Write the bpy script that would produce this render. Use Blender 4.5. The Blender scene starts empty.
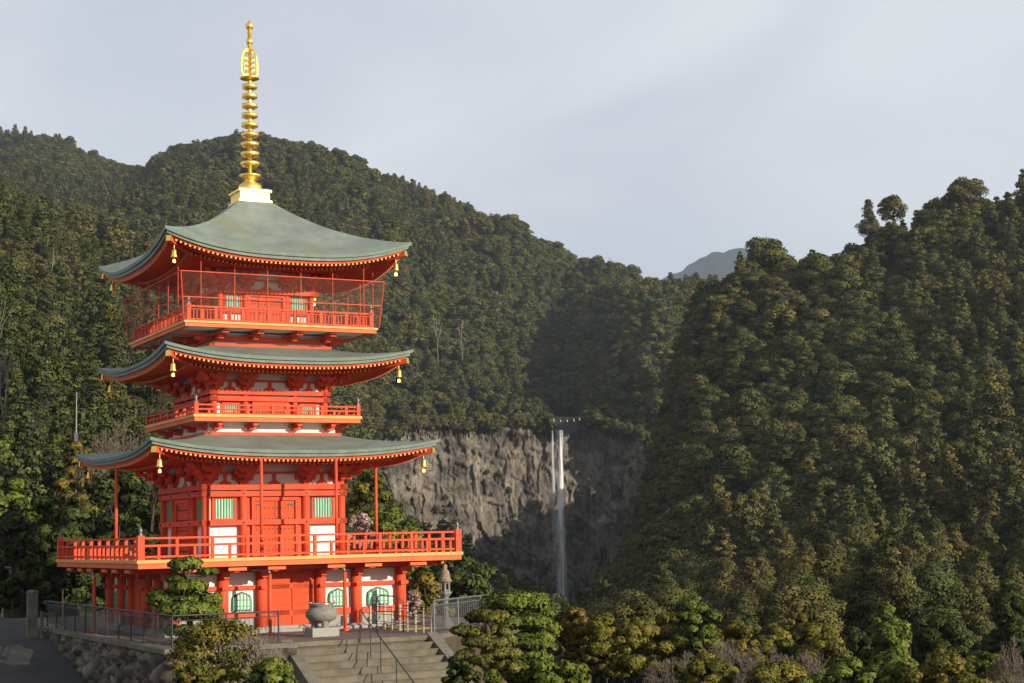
import bpy, math, random
import numpy as np
from mathutils import Matrix, Vector
random.seed(7); rng = np.random.default_rng(7)
SC = bpy.context.scene
COL = SC.collection
# ------------------------------------------------------------------ camera
FPX = 1632.8; PITCH = math.radians(6.694); ROLL = math.radians(1.286); H = 3.2
cam_d = bpy.data.cameras.new('camera'); cam = bpy.data.objects.new('camera', cam_d); COL.objects.link(cam)
cam_d.sensor_width = 36; cam_d.lens = FPX / 1024 * 36; cam_d.clip_start = .5; cam_d.clip_end = 20000
cp, sp, cr, sr = math.cos(PITCH), math.sin(PITCH), math.cos(ROLL), math.sin(ROLL)
R0 = Vector((1, 0, 0)); U0 = Vector((0, -sp, cp)); FW = Vector((0, cp, sp))
RX = R0 * cr - U0 * sr; UX = R0 * sr + U0 * cr
cam.matrix_world = Matrix(((RX.x, UX.x, -FW.x, 0), (RX.y, UX.y, -FW.y, 0), (RX.z, UX.z, -FW.z, H), (0, 0, 0, 1)))
SC.camera = cam
# ------------------------------------------------------------------ light
PSI = math.radians(28.11)                       # the pagoda's turn
T = Vector((math.cos(PSI), math.sin(PSI), 0)); N = Vector((math.sin(PSI), -math.cos(PSI), 0))
PAG = Vector((-10.64, 66.0, 0))
EL = math.radians(15.5); AZ = math.radians(26)
hd = T * math.sin(AZ) + N * math.cos(AZ)
SUN = Vector((hd.x * math.cos(EL), hd.y * math.cos(EL), math.sin(EL)))
sl = bpy.data.lights.new('sun', 'SUN'); so = bpy.data.objects.new('sun', sl); COL.objects.link(so)
sl.energy = 5.0; sl.angle = math.radians(.6); sl.color = (1, .865, .69)
so.rotation_euler = SUN.to_track_quat('Z', 'Y').to_euler(); so.location = (30, -30, 60)
SC.view_settings.view_transform = 'Standard'; SC.view_settings.look = 'None'
SC.view_settings.exposure = .33; SC.view_settings.gamma = 1
W = bpy.data.worlds.new('World'); SC.world = W; W.use_nodes = True
def world():
    nt = W.node_tree; nt.nodes.clear(); nd = nt.nodes.new; lk = nt.links.new
    out = nd('ShaderNodeOutputWorld'); bg = nd('ShaderNodeBackground'); bg.inputs[1].default_value = .1
    sky = nd('ShaderNodeTexSky'); sky.sky_type = 'NISHITA'; sky.sun_disc = False
    sky.sun_elevation = EL; sky.sun_rotation = math.atan2(SUN.x, SUN.y)
    sky.air_density = 1; sky.dust_density = 1.5; sky.ozone_density = 1.5
    tc = nd('ShaderNodeTexCoord'); mp = nd('ShaderNodeMapping'); mp.inputs['Scale'].default_value = (1.7, 1.7, 3.0)
    mp.inputs['Rotation'].default_value = (.1, .25, .4)
    n1 = nd('ShaderNodeTexNoise'); n1.inputs['Scale'].default_value = 2.6; n1.inputs['Detail'].default_value = 4; n1.inputs['Roughness'].default_value = .45
    n1.inputs['Distortion'].default_value = .6
    n2 = nd('ShaderNodeTexNoise'); n2.inputs['Scale'].default_value = 1.1; n2.inputs['Detail'].default_value = 2
    lk(tc.outputs['Generated'], mp.inputs['Vector']); lk(mp.outputs[0], n1.inputs['Vector']); lk(mp.outputs[0], n2.inputs['Vector'])
    cr1 = nd('ShaderNodeValToRGB'); e = cr1.color_ramp.elements
    e[0].position = .34; e[0].color = (.70, .73, .835, 1); e[1].position = .64; e[1].color = (.95, .965, 1., 1)
    lk(n1.outputs['Fac'], cr1.inputs['Fac'])
    sc = nd('ShaderNodeVectorMath'); sc.operation = 'SCALE'; sc.inputs['Scale'].default_value = 7.4
    sz = nd('ShaderNodeSeparateXYZ'); lk(tc.outputs['Generated'], sz.inputs[0])
    ev = nd('ShaderNodeMapRange'); ev.inputs['From Min'].default_value = .3; ev.inputs['From Max'].default_value = .85; ev.inputs['To Min'].default_value = 7.6; ev.inputs['To Max'].default_value = 4.0
    lk(sz.outputs['Z'], ev.inputs['Value']); lk(ev.outputs[0], sc.inputs['Scale'])      # sky dimmed towards the zenith to weaken the ambient light
    lk(cr1.outputs[0], sc.inputs[0])
    mr = nd('ShaderNodeMapRange'); mr.inputs['From Min'].default_value = .3; mr.inputs['From Max'].default_value = .7
    mr.inputs['To Min'].default_value = .72; mr.inputs['To Max'].default_value = .97
    lk(n2.outputs['Fac'], mr.inputs['Value'])
    mx = nd('ShaderNodeMix'); mx.data_type = 'RGBA'
    lk(mr.outputs[0], mx.inputs['Factor']); lk(sky.outputs[0], mx.inputs['A']); lk(sc.outputs[0], mx.inputs['B'])
    lk(mx.outputs['Result'], bg.inputs[0]); lk(bg.outputs[0], out.inputs[0])
world()
SC.cycles.max_bounces = 5; SC.cycles.diffuse_bounces = 3; SC.cycles.glossy_bounces = 2
SC.cycles.transparent_max_bounces = 8; SC.cycles.transmission_bounces = 2; SC.cycles.volume_bounces = 0
SC.cycles.use_denoising = True
# ------------------------------------------------------------------ helpers
def ray(px, py):
    a = px - 512; b = 341.5 - py
    u = a * cr + b * sr; v = -a * sr + b * cr
    return Vector((u, FPX * cp - v * sp, FPX * sp + v * cp)) / FPX
def at(px, py, Y):
    r = ray(px, py); return Vector((0, 0, H)) + r * (Y / r.y)
def onz(px, py, z):
    r = ray(px, py); return Vector((0, 0, H)) + r * ((z - H) / r.z)
def LW(x, y, z=0.): return PAG + T * x - N * y + Vector((0, 0, z))
def WL(p):
    d = Vector(p) - PAG; return d.dot(T), -d.dot(N)
def tag(o, label=None, cat=None, group=None, kind=None):
    for k, v in (('label', label), ('category', cat), ('group', group), ('kind', kind)):
        if v: o[k] = v
    return o
def empty(name, loc=(0, 0, 0), rz=0., **kw):
    o = bpy.data.objects.new(name, None); COL.objects.link(o); o.location = loc; o.rotation_euler = (0, 0, rz)
    o.empty_display_size = .3
    return tag(o, **kw)
class MB:
    def __init__(s): s.v = []; s.f = []; s.sm = []
    def add(s, vs, fs, smooth=False):
        b = len(s.v); s.v += [tuple(p) for p in vs]; s.f += [tuple(b + i for i in f) for f in fs]; s.sm += [smooth] * len(fs)
        return s
    def box(s, x0, x1, y0, y1, z0, z1, M=None):
        vs = [Vector((x, y, z)) for z in (z0, z1) for y in (y0, y1) for x in (x0, x1)]
        if M is not None: vs = [M @ p for p in vs]
        return s.add(vs, [(0, 2, 3, 1), (4, 5, 7, 6), (0, 1, 5, 4), (1, 3, 7, 5), (3, 2, 6, 7), (2, 0, 4, 6)])
    def bar(s, a, b, w, h, up=(0, 0, 1)):
        a = Vector(a); b = Vector(b); d = (b - a).normalized(); u = Vector(up)
        x = d.cross(u)
        if x.length < 1e-4: x = d.cross(Vector((0, 1, 0)))
        x.normalize(); y = x.cross(d)
        vs = [p + x * sx * w / 2 + y * sy * h / 2 for p in (a, b) for sx, sy in ((-1, -1), (1, -1), (1, 1), (-1, 1))]
        return s.add(vs, [(3, 2, 1, 0), (4, 5, 6, 7), (0, 1, 5, 4), (1, 2, 6, 5), (2, 3, 7, 6), (3, 0, 4, 7)])
    def tube(s, pts, rad, n=8, cap=True):
        pts = [Vector(p) for p in pts]; rad = rad if hasattr(rad, '__len__') else [rad] * len(pts)
        vs = []; fs = []
        for i, p in enumerate(pts):
            d = (pts[min(i + 1, len(pts) - 1)] - pts[max(i - 1, 0)])
            d = d.normalized() if d.length > 1e-9 else Vector((0, 0, 1))
            x = d.cross(Vector((0, 0, 1)))
            if x.length < 1e-3: x = d.cross(Vector((0, 1, 0)))
            x.normalize(); y = x.cross(d)
            for k in range(n):
                t = 2 * math.pi * k / n; vs.append(p + (x * math.cos(t) + y * math.sin(t)) * rad[i])
        for i in range(len(pts) - 1):
            for k in range(n):
                a = i * n + k; b = i * n + (k + 1) % n; fs.append((a, b, b + n, a + n))
        s.add(vs, fs, True)
        if cap:
            L = len(pts) - 1
            s.add([vs[k] for k in range(n)], [tuple(range(n))][::-1]); s.add([vs[L * n + k] for k in range(n)], [tuple(range(n))])
        return s
    def lathe(s, prof, n=20, c=(0, 0, 0), M=None, smooth=True):
        vs = []; fs = []; m = len(prof)
        for r, z in prof:
            for k in range(n):
                t = 2 * math.pi * k / n; p = Vector((c[0] + r * math.cos(t), c[1] + r * math.sin(t), c[2] + z))
                vs.append(M @ p if M is not None else p)
        for i in range(m - 1):
            for k in range(n):
                a = i * n + k; b = i * n + (k + 1) % n; fs.append((a, b, b + n, a + n))
        return s.add(vs, fs, smooth)
    def prism(s, poly, y0, y1, M=None):
        """poly in x,z extruded along y"""
        n = len(poly); vs = [Vector((x, y, z)) for y in (y0, y1) for x, z in poly]
        if M is not None: vs = [M @ p for p in vs]
        return s.add(vs, [tuple(range(n)), tuple(range(2 * n - 1, n - 1, -1))] + [(i, i + n, (i + 1) % n + n, (i + 1) % n) for i in range(n)])
    def slab(s, poly, z0, z1):
        n = len(poly); vs = [Vector((x, y, z)) for z in (z0, z1) for x, y in poly]
        return s.add(vs, [tuple(range(n))[::-1], tuple(range(n, 2 * n))] + [(i, (i + 1) % n, (i + 1) % n + n, i + n) for i in range(n)])
    def build(s, name, m, parent=None, **kw):
        me = bpy.data.meshes.new(name); me.from_pydata(s.v, [], s.f); me.polygons.foreach_set('use_smooth', s.sm)
        me.materials.append(m); me.update()
        o = bpy.data.objects.new(name, me); COL.objects.link(o)
        if parent: o.parent = parent
        return tag(o, **kw)
def np_mesh(name, v, f, mats, smooth=False, attr=None, mi=None, nrm=None):
    v = np.asarray(v, dtype=np.float32); f = np.asarray(f, dtype=np.int32); k = f.shape[1]
    me = bpy.data.meshes.new(name); me.vertices.add(len(v)); me.vertices.foreach_set('co', v.ravel())
    me.loops.add(f.size); me.loops.foreach_set('vertex_index', f.ravel())
    me.polygons.add(len(f)); me.polygons.foreach_set('loop_start', np.arange(0, f.size, k, dtype=np.int32))
    if smooth: me.polygons.foreach_set('use_smooth', np.ones(len(f), dtype=bool))
    if mi is not None: me.polygons.foreach_set('material_index', np.asarray(mi, dtype=np.int32))
    for m in (mats if isinstance(mats, (list, tuple)) else [mats]): me.materials.append(m)
    if attr is not None:
        a = me.attributes.new('tint', 'FLOAT', 'POINT'); a.data.foreach_set('value', np.asarray(attr, dtype=np.float32))
    me.update(calc_edges=True); me.validate()
    if nrm is not None: me.polygons.foreach_set('use_smooth', np.ones(len(f), dtype=bool)); me.normals_split_custom_set_from_vertices(np.asarray(nrm, dtype=np.float32).tolist())
    return me
def link(name, me, parent=None, **kw):
    o = bpy.data.objects.new(name, me); COL.objects.link(o)
    if parent: o.parent = parent
    return tag(o, **kw)
# ---- value noise
def _h(ix, iy, iz, s):
    n = (ix * 374761393 + iy * 668265263 + iz * 2147483647 + s * 1274126177) & 0xFFFFFFFF
    n = ((n ^ (n >> 13)) * 1274126177) & 0xFFFFFFFF
    return ((n ^ (n >> 16)) & 0xFFFF) / 65535.0
def vnoise(x, y, z=0., s=0):
    x, y, z = np.broadcast_arrays(np.asarray(x, float), np.asarray(y, float), np.asarray(z, float))
    ix, iy, iz = (np.floor(q).astype(np.int64) for q in (x, y, z)); fx, fy, fz = x - ix, y - iy, z - iz
    fx, fy, fz = (q * q * (3 - 2 * q) for q in (fx, fy, fz)); r = 0
    for dx in (0, 1):
        for dy in (0, 1):
            for dz in (0, 1):
                r = r + _h(ix + dx, iy + dy, iz + dz, s) * (fx if dx else 1 - fx) * (fy if dy else 1 - fy) * (fz if dz else 1 - fz)
    return r * 2 - 1
def fbm(x, y, z=0., o=4, s=0):
    r = 0; a = 1.; f = 1.
    for i in range(o): r = r + a * vnoise(np.asarray(x) * f, np.asarray(y) * f, np.asarray(z) * f, s + i * 17); a *= .5; f *= 2.03
    return r
# ------------------------------------------------------------------ materials
def mat(name, col, rough=.6, spec=.3, metal=0., var=.12, vscale=3., bump=0., bscale=20., col2=None, coord='Object', stretch=None):
    m = bpy.data.materials.new(name); m.use_nodes = True; nt = m.node_tree; nd = nt.nodes.new; lk = nt.links.new
    b = nt.nodes['Principled BSDF']; b.inputs['Roughness'].default_value = rough; b.inputs['Metallic'].default_value = metal
    b.inputs['Specular IOR Level'].default_value = spec
    tc = nd('ShaderNodeTexCoord'); src = tc.outputs[coord]
    if stretch:
        mp = nd('ShaderNodeMapping'); mp.inputs['Scale'].default_value = stretch; lk(src, mp.inputs[0]); src = mp.outputs[0]
    nz = nd('ShaderNodeTexNoise'); nz.inputs['Scale'].default_value = vscale; nz.inputs['Detail'].default_value = 5; nz.inputs['Roughness'].default_value = .6
    lk(src, nz.inputs['Vector'])
    rp = nd('ShaderNodeValToRGB'); e = rp.color_ramp.elements; e[0].position = .3; e[1].position = .7
    c = np.array(col)
    e[0].color = (*np.clip(c * (1 - var), 0, 1), 1); e[1].color = (*(np.clip(c * (1 + var), 0, 1) if col2 is None else col2), 1)
    lk(nz.outputs['Fac'], rp.inputs['Fac']); lk(rp.outputs[0], b.inputs['Base Color'])
    if bump:
        n2 = nd('ShaderNodeTexNoise'); n2.inputs['Scale'].default_value = bscale; n2.inputs['Detail'].default_value = 4; lk(src, n2.inputs['Vector'])
        bp = nd('ShaderNodeBump'); bp.inputs['Strength'].default_value = bump; bp.inputs['Distance'].default_value = .05
        lk(n2.outputs['Fac'], bp.inputs['Height']); lk(bp.outputs[0], b.inputs['Normal'])
    return m
def leafmat(name, cols, rnd=True, trans=.0, tintamt=.5, rough=.75):
    """cols: ramp over a per-tree random; the 'tint' attribute varies leaf clumps"""
    m = bpy.data.materials.new(name); m.use_nodes = True; nt = m.node_tree; nd = nt.nodes.new; lk = nt.links.new
    b = nt.nodes['Principled BSDF']; b.inputs['Roughness'].default_value = rough; b.inputs['Specular IOR Level'].default_value = .12
    at_ = nd('ShaderNodeAttribute'); at_.attribute_name = 'tint'
    oi = nd('ShaderNodeObjectInfo'); ma = nd('ShaderNodeMath'); ma.operation = 'MULTIPLY_ADD'; ma.inputs[1].default_value = .3 if rnd else 1.
    lk(at_.outputs['Fac'], ma.inputs[0])
    if rnd:
        ns = nd('ShaderNodeTexNoise'); ns.inputs['Scale'].default_value = .018; ns.inputs['Detail'].default_value = 3; lk(oi.outputs['Location'], ns.inputs['Vector'])
        nr = nd('ShaderNodeMapRange'); nr.inputs['From Min'].default_value = .3; nr.inputs['From Max'].default_value = .7; nr.inputs['To Min'].default_value = -.22; nr.inputs['To Max'].default_value = .32; nr.clamp = False; lk(ns.outputs['Fac'], nr.inputs['Value'])
        oadd = nd('ShaderNodeMath'); oadd.operation = 'MULTIPLY_ADD'; oadd.inputs[1].default_value = .7; lk(oi.outputs['Random'], oadd.inputs[0]); lk(nr.outputs[0], oadd.inputs[2])
        mb_ = nd('ShaderNodeMath'); mb_.operation = 'MULTIPLY'; mb_.inputs[1].default_value = 1.
        lk(oadd.outputs[0], mb_.inputs[0]); lk(mb_.outputs[0], ma.inputs[2])
    else: ma.inputs[2].default_value = 0
    rp = nd('ShaderNodeValToRGB'); e = rp.color_ramp.elements
    while len(e) < len(cols): e.new(.5)
    for i, c in enumerate(cols): e[i].position = i / (len(cols) - 1); e[i].color = (*c, 1)
    lk(ma.outputs[0], rp.inputs['Fac'])
    hs = nd('ShaderNodeHueSaturation'); mr = nd('ShaderNodeMapRange'); mr.inputs['To Min'].default_value = 1 - tintamt; mr.inputs['To Max'].default_value = 1 + tintamt
    lk(at_.outputs['Fac'], mr.inputs['Value']); lk(mr.outputs[0], hs.inputs['Value']); lk(rp.outputs[0], hs.inputs['Color'])
    lk(hs.outputs[0], b.inputs['Base Color'])
    if trans:
        tr = nd('ShaderNodeBsdfTranslucent'); lk(hs.outputs[0], tr.inputs[0]); mx = nd('ShaderNodeMixShader'); mx.inputs[0].default_value = trans
        lk(b.outputs[0], mx.inputs[1]); lk(tr.outputs[0], mx.inputs[2]); lk(mx.outputs[0], nt.nodes['Material Output'].inputs[0])
    return m
RED = mat('vermilion', (.59, .079, .033), .6, .12, var=.17, vscale=2.6, bump=.05, bscale=30, stretch=(1, 1, .22))
DRED = mat('door_red', (.55, .077, .027), .65, .12, var=.12, vscale=2., bump=.1, bscale=12, stretch=(1, 1, .15))
ORANGE = mat('fascia_orange', (.64, .145, .05), .6, .15, var=.16, vscale=1.2)
OCHRE = mat('yellow_edge', (.66, .32, .075), .5, .3, var=.08)
GOLD = mat('gilt', (1.0, .66, .17), .45, .5, 1., var=.12, vscale=6)
def coppermat():
    m = mat('copper_roof', (.16, .202, .178), .6, .35, var=.22, vscale=1.1, bump=.06, bscale=25, col2=(.215, .258, .23))
    nt = m.node_tree; nd = nt.nodes.new; lk = nt.links.new; b = nt.nodes['Principled BSDF']
    tc = nd('ShaderNodeTexCoord'); sx = nd('ShaderNodeSeparateXYZ'); lk(tc.outputs['Object'], sx.inputs[0])
    # thin horizontal lap lines of the sheets
    wv = nd('ShaderNodeMath'); wv.operation = 'MULTIPLY'; wv.inputs[1].default_value = 9.; lk(sx.outputs['Z'], wv.inputs[0])
    fr = nd('ShaderNodeMath'); fr.operation = 'FRACT'; lk(wv.outputs[0], fr.inputs[0])
    gt = nd('ShaderNodeMath'); gt.operation = 'LESS_THAN'; gt.inputs[1].default_value = .12; lk(fr.outputs[0], gt.inputs[0])
    old = b.inputs['Base Color'].links[0].from_socket
    mx = nd('ShaderNodeMix'); mx.data_type = 'RGBA'; mf = nd('ShaderNodeMath'); mf.operation = 'MULTIPLY'; mf.inputs[1].default_value = .35
    lk(gt.outputs[0], mf.inputs[0]); lk(mf.outputs[0], mx.inputs['Factor']); lk(old, mx.inputs['A']); mx.inputs['B'].default_value = (.11, .12, .10, 1)
    nz = nd('ShaderNodeTexNoise'); nz.inputs['Scale'].default_value = .8; nz.inputs['Detail'].default_value = 6
    mp = nd('ShaderNodeMapping'); mp.inputs['Scale'].default_value = (1, 1, .3); lk(tc.outputs['Object'], mp.inputs[0]); lk(mp.outputs[0], nz.inputs['Vector'])
    mr = nd('ShaderNodeMapRange'); mr.inputs['From Min'].default_value = .52; mr.inputs['From Max'].default_value = .68; lk(nz.outputs['Fac'], mr.inputs['Value'])
    m2 = nd('ShaderNodeMix'); m2.data_type = 'RGBA'; lk(mr.outputs[0], m2.inputs['Factor']); lk(mx.outputs['Result'], m2.inputs['A']); m2.inputs['B'].default_value = (.17, .18, .12, 1)
    lk(m2.outputs['Result'], b.inputs['Base Color'])
    return m
COPPER = coppermat()
COPPER_EDGE = mat('copper_edge', (.16, .215, .18), .6, .3, var=.2, vscale=2)
DARK = mat('dark_iron', (.03, .032, .03), .5, .4, var=.2)
GREY_METAL = mat('grey_metal', (.18, .19, .19), .45, .4, .6, var=.15)
WHITE = mat('plaster', (.70, .685, .65), .9, .1, var=.04, vscale=2)
GREEN = mat('green_lattice', (.08, .36, .20), .5, .3, var=.12)
PALE = mat('pale_pane', (.62, .68, .58), .6, .3, var=.06)
DGREEN = mat('dark_green_frame', (.05, .11, .08), .5, .3, var=.1)
STONE = mat('grey_stone', (.20, .195, .17), .9, .15, var=.25, vscale=6, bump=.3, bscale=30)
STONE_W = mat('pale_granite', (.29, .285, .26), .9, .15, var=.15, vscale=8, bump=.15, bscale=40)
STEPSTONE = mat('step_stone', (.135, .122, .092), .95, .1, var=.3, vscale=1.6, bump=.35, bscale=14)
STRINGER = mat('stringer_stone', (.15, .14, .115), .95, .1, var=.3, vscale=2, bump=.3, bscale=20)
TANSTONE = mat('tan_stone', (.24, .175, .12), .9, .1, var=.3, vscale=6, bump=.3)
BARK = mat('bark', (.075, .055, .04), .9, .1, var=.35, vscale=4, bump=.4)
PALEBARK = mat('pale_bark', (.22, .195, .16), .9, .1, var=.3, vscale=5)
TWIG = mat('twig', (.15, .125, .10), .9, .1, var=.3, vscale=1.5)
BAMBOO = mat('weathered_bamboo', (.42, .38, .30), .8, .2, var=.2, vscale=6)
ASPHALT = mat('asphalt', (.052, .053, .055), .9, .2, var=.3, vscale=.8, bump=.25, bscale=60)
EARTH = mat('earth', (.085, .068, .045), .95, .1, var=.5, vscale=.5, bump=.6, bscale=4)
LITTER = mat('forest_floor', (.035, .036, .018), .95, .05, var=.5, vscale=.06)
DRYGRASS = mat('dry_grass', (.36, .28, .12), .95, .05, var=.3, vscale=6, bump=.5, bscale=40)
ROPE = mat('straw_rope', (.045, .036, .024), .9, .1); PAPER = mat('white_paper', (.8, .8, .78), .9, .1)
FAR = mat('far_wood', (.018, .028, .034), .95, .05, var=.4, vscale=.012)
def pavingmat():
    m = mat('cobble_paving', (.15, .115, .10), .85, .2, var=.2, vscale=2)
    nt = m.node_tree; nd = nt.nodes.new; lk = nt.links.new; b = nt.nodes['Principled BSDF']
    tc = nd('ShaderNodeTexCoord'); vo = nd('ShaderNodeTexVoronoi'); vo.inputs['Scale'].default_value = 5.5; lk(tc.outputs['Object'], vo.inputs['Vector'])
    vd = nd('ShaderNodeTexVoronoi'); vd.feature = 'DISTANCE_TO_EDGE'; vd.inputs['Scale'].default_value = 5.5; lk(tc.outputs['Object'], vd.inputs['Vector'])
    rp = nd('ShaderNodeValToRGB'); e = rp.color_ramp.elements; e[0].color = (.12, .095, .085, 1); e[1].color = (.22, .175, .155, 1)
    sx = nd('ShaderNodeSeparateColor'); lk(vo.outputs['Color'], sx.inputs[0]); lk(sx.outputs[0], rp.inputs['Fac'])
    mr = nd('ShaderNodeMapRange'); mr.inputs['From Max'].default_value = .06; lk(vd.outputs['Distance'], mr.inputs['Value'])
    mx = nd('ShaderNodeMix'); mx.data_type = 'RGBA'; lk(mr.outputs[0], mx.inputs['Factor']); mx.inputs['A'].default_value = (.06, .055, .045, 1); lk(rp.outputs[0], mx.inputs['B'])
    lk(mx.outputs['Result'], b.inputs['Base Color'])
    bp = nd('ShaderNodeBump'); bp.inputs['Strength'].default_value = .5; bp.inputs['Distance'].default_value = .04; lk(mr.outputs[0], bp.inputs['Height']); lk(bp.outputs[0], b.inputs['Normal'])
    return m
PAVING = pavingmat()
def rubblemat():
    m = mat('rubble', (.15, .125, .095), .92, .1, var=.3, vscale=2.5, bump=.5, bscale=12, col2=(.24, .205, .16))
    nt = m.node_tree; nd = nt.nodes.new; lk = nt.links.new; b = nt.nodes['Principled BSDF']
    a = nd('ShaderNodeAttribute'); a.attribute_name = 'tint'
    hs = nd('ShaderNodeHueSaturation'); mr = nd('ShaderNodeMapRange'); mr.inputs['To Min'].default_value = .35; mr.inputs['To Max'].default_value = 1.5
    old = b.inputs['Base Color'].links[0].from_socket
    lk(a.outputs['Fac'], mr.inputs['Value']); lk(mr.outputs[0], hs.inputs['Value']); lk(old, hs.inputs['Color']); lk(hs.outputs[0], b.inputs['Base Color'])
    return m
RUBBLE = rubblemat()
def cliffmat():
    m = mat('cliff_rock', (.10, .095, .086), .95, .1, var=.35, vscale=.09, bump=1., bscale=.5, col2=(.27, .232, .185), stretch=(1, 1, 1.2))
    nt = m.node_tree; nd = nt.nodes.new; lk = nt.links.new; b = nt.nodes['Principled BSDF']
    tc = nd('ShaderNodeTexCoord'); mp = nd('ShaderNodeMapping'); mp.inputs['Scale'].default_value = (.5, .5, .05); lk(tc.outputs['Object'], mp.inputs[0])
    nz = nd('ShaderNodeTexNoise'); nz.inputs['Scale'].default_value = 1.; nz.inputs['Detail'].default_value = 6; nz.inputs['Roughness'].default_value = .7; lk(mp.outputs[0], nz.inputs['Vector'])
    mr = nd('ShaderNodeMapRange'); mr.inputs['From Min'].default_value = .3; mr.inputs['From Max'].default_value = .62; mr.inputs['To Min'].default_value = .35; mr.inputs['To Max'].default_value = 1.15
    lk(nz.outputs['Fac'], mr.inputs['Value'])
    hs = nd('ShaderNodeHueSaturation'); old = b.inputs['Base Color'].links[0].from_socket
    lk(mr.outputs[0], hs.inputs['Value']); lk(old, hs.inputs['Color']); 
    wn = nd('ShaderNodeTexNoise'); wn.inputs['Scale'].default_value = .15; wn.inputs['Detail'].default_value = 4; lk(tc.outputs['Object'], wn.inputs['Vector'])
    wa = nd('ShaderNodeVectorMath'); wa.operation = 'MULTIPLY_ADD'; wa.inputs[1].default_value = (7, 7, 9); lk(wn.outputs['Color'], wa.inputs[0]); lk(tc.outputs['Object'], wa.inputs[2])
    m2 = nd('ShaderNodeMapping'); m2.inputs['Scale'].default_value = (.26, .1, .13); m2.inputs['Rotation'].default_value = (0, .35, 0); lk(wa.outputs[0], m2.inputs[0])
    vo = nd('ShaderNodeTexVoronoi'); vo.feature = 'DISTANCE_TO_EDGE'; vo.inputs['Scale'].default_value = 1.; lk(m2.outputs[0], vo.inputs['Vector'])
    vr = nd('ShaderNodeMapRange'); vr.inputs['From Max'].default_value = .055; vr.inputs['To Min'].default_value = .5; lk(vo.outputs['Distance'], vr.inputs['Value'])
    h2 = nd('ShaderNodeHueSaturation'); lk(hs.outputs[0], h2.inputs['Color']); lk(vr.outputs[0], h2.inputs['Value'])       # thin darker crack lines along the cell edges
    lk(h2.outputs[0], b.inputs['Base Color'])
    return m
CLIFF = cliffmat()
def watermat():
    m = bpy.data.materials.new('falling_water'); m.use_nodes = True; nt = m.node_tree; nd = nt.nodes.new; lk = nt.links.new
    b = nt.nodes['Principled BSDF']; b.inputs['Base Color'].default_value = (.75, .78, .8, 1); b.inputs['Roughness'].default_value = .6
    tc = nd('ShaderNodeTexCoord'); mp = nd('ShaderNodeMapping'); mp.inputs['Scale'].default_value = (1.6, .2, .05); lk(tc.outputs['Object'], mp.inputs[0])
    nz = nd('ShaderNodeTexNoise'); nz.inputs['Scale'].default_value = 1.; nz.inputs['Detail'].default_value = 6; nz.inputs['Roughness'].default_value = .65; lk(mp.outputs[0], nz.inputs['Vector'])
    a = nd('ShaderNodeAttribute'); a.attribute_name = 'tint'
    mr = nd('ShaderNodeMapRange'); mr.inputs['From Min'].default_value = .36; mr.inputs['From Max'].default_value = .60; lk(nz.outputs['Fac'], mr.inputs['Value'])
    mu = nd('ShaderNodeMath'); mu.operation = 'MULTIPLY'; lk(mr.outputs[0], mu.inputs[0]); lk(a.outputs['Fac'], mu.inputs[1]); mu.use_clamp = True
    lk(mu.outputs[0], b.inputs['Alpha'])
    return m
WATER = watermat()
SHADOWROCK = mat('shadow_wet_rock', (.016, .016, .016), .5, .3, var=.4, vscale=.3)  # the hollow's shadow is put into this near-black rock colour
def netmat():
    m = bpy.data.materials.new('wire_net'); m.use_nodes = True; b = m.node_tree.nodes['Principled BSDF']
    b.inputs['Base Color'].default_value = (.30, .12, .07, 1); b.inputs['Alpha'].default_value = .10; b.inputs['Roughness'].default_value = .6
    return m
NET = netmat()
def net2():
    m = bpy.data.materials.new('dark_net'); m.use_nodes = True; b = m.node_tree.nodes['Principled BSDF']
    b.inputs['Base Color'].default_value = (.05, .06, .06, 1); b.inputs['Alpha'].default_value = .28; b.inputs['Roughness'].default_value = .6
    return m
NET2 = net2()
# ------------------------------------------------------------------ pagoda
pagoda = empty('pagoda', PAG, PSI, label='tall three-storey vermilion pagoda with green copper roofs and a gilded spire on the stone plaza', cat='pagoda')
ROT = [Matrix.Rotation(k * math.pi / 2, 4, 'Z') for k in range(4)]
G = -.25
MBs = lambda: MB()
def cyl(mb, x, y, z0, z1, r, n=14, M=None):
    mb.lathe([(0, z0), (r, z0), (r, z1), (0, z1)], n, (x, y, 0), M, True); return mb
# plinth
mb = MB(); mb.box(-4.95, 4.95, -4.95, 4.95, -1.2, -.14); mb.build('stone_plinth', STONE_W, pagoda)
def window(k, x0, x1, z0, z1, y, nb, parent):
    """upright green bars in front of a pale pane"""
    M = ROT[k]
    fr = MB(); w = .09
    fr.box(x0 - w, x1 + w, y - .07, y + .05, z1, z1 + w, M); fr.box(x0 - w, x1 + w, y - .07, y + .05, z0 - w, z0, M)
    fr.box(x0 - w, x0, y - .06, y + .05, z0, z1, M); fr.box(x1, x1 + w, y - .06, y + .05, z0, z1, M)
    o = fr.build('window', RED, parent)
    MB().box(x0, x1, y - .004, y + .03, z0, z1, M).build('pane', PALE, o)
    la = MB(); d = (x1 - x0) / nb
    for i in range(nb): la.box(x0 + d * (i + .28), x0 + d * (i + .72), y - .05, y - .006, z0, z1, M)
    la.build('lattice', GREEN, o)
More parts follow.
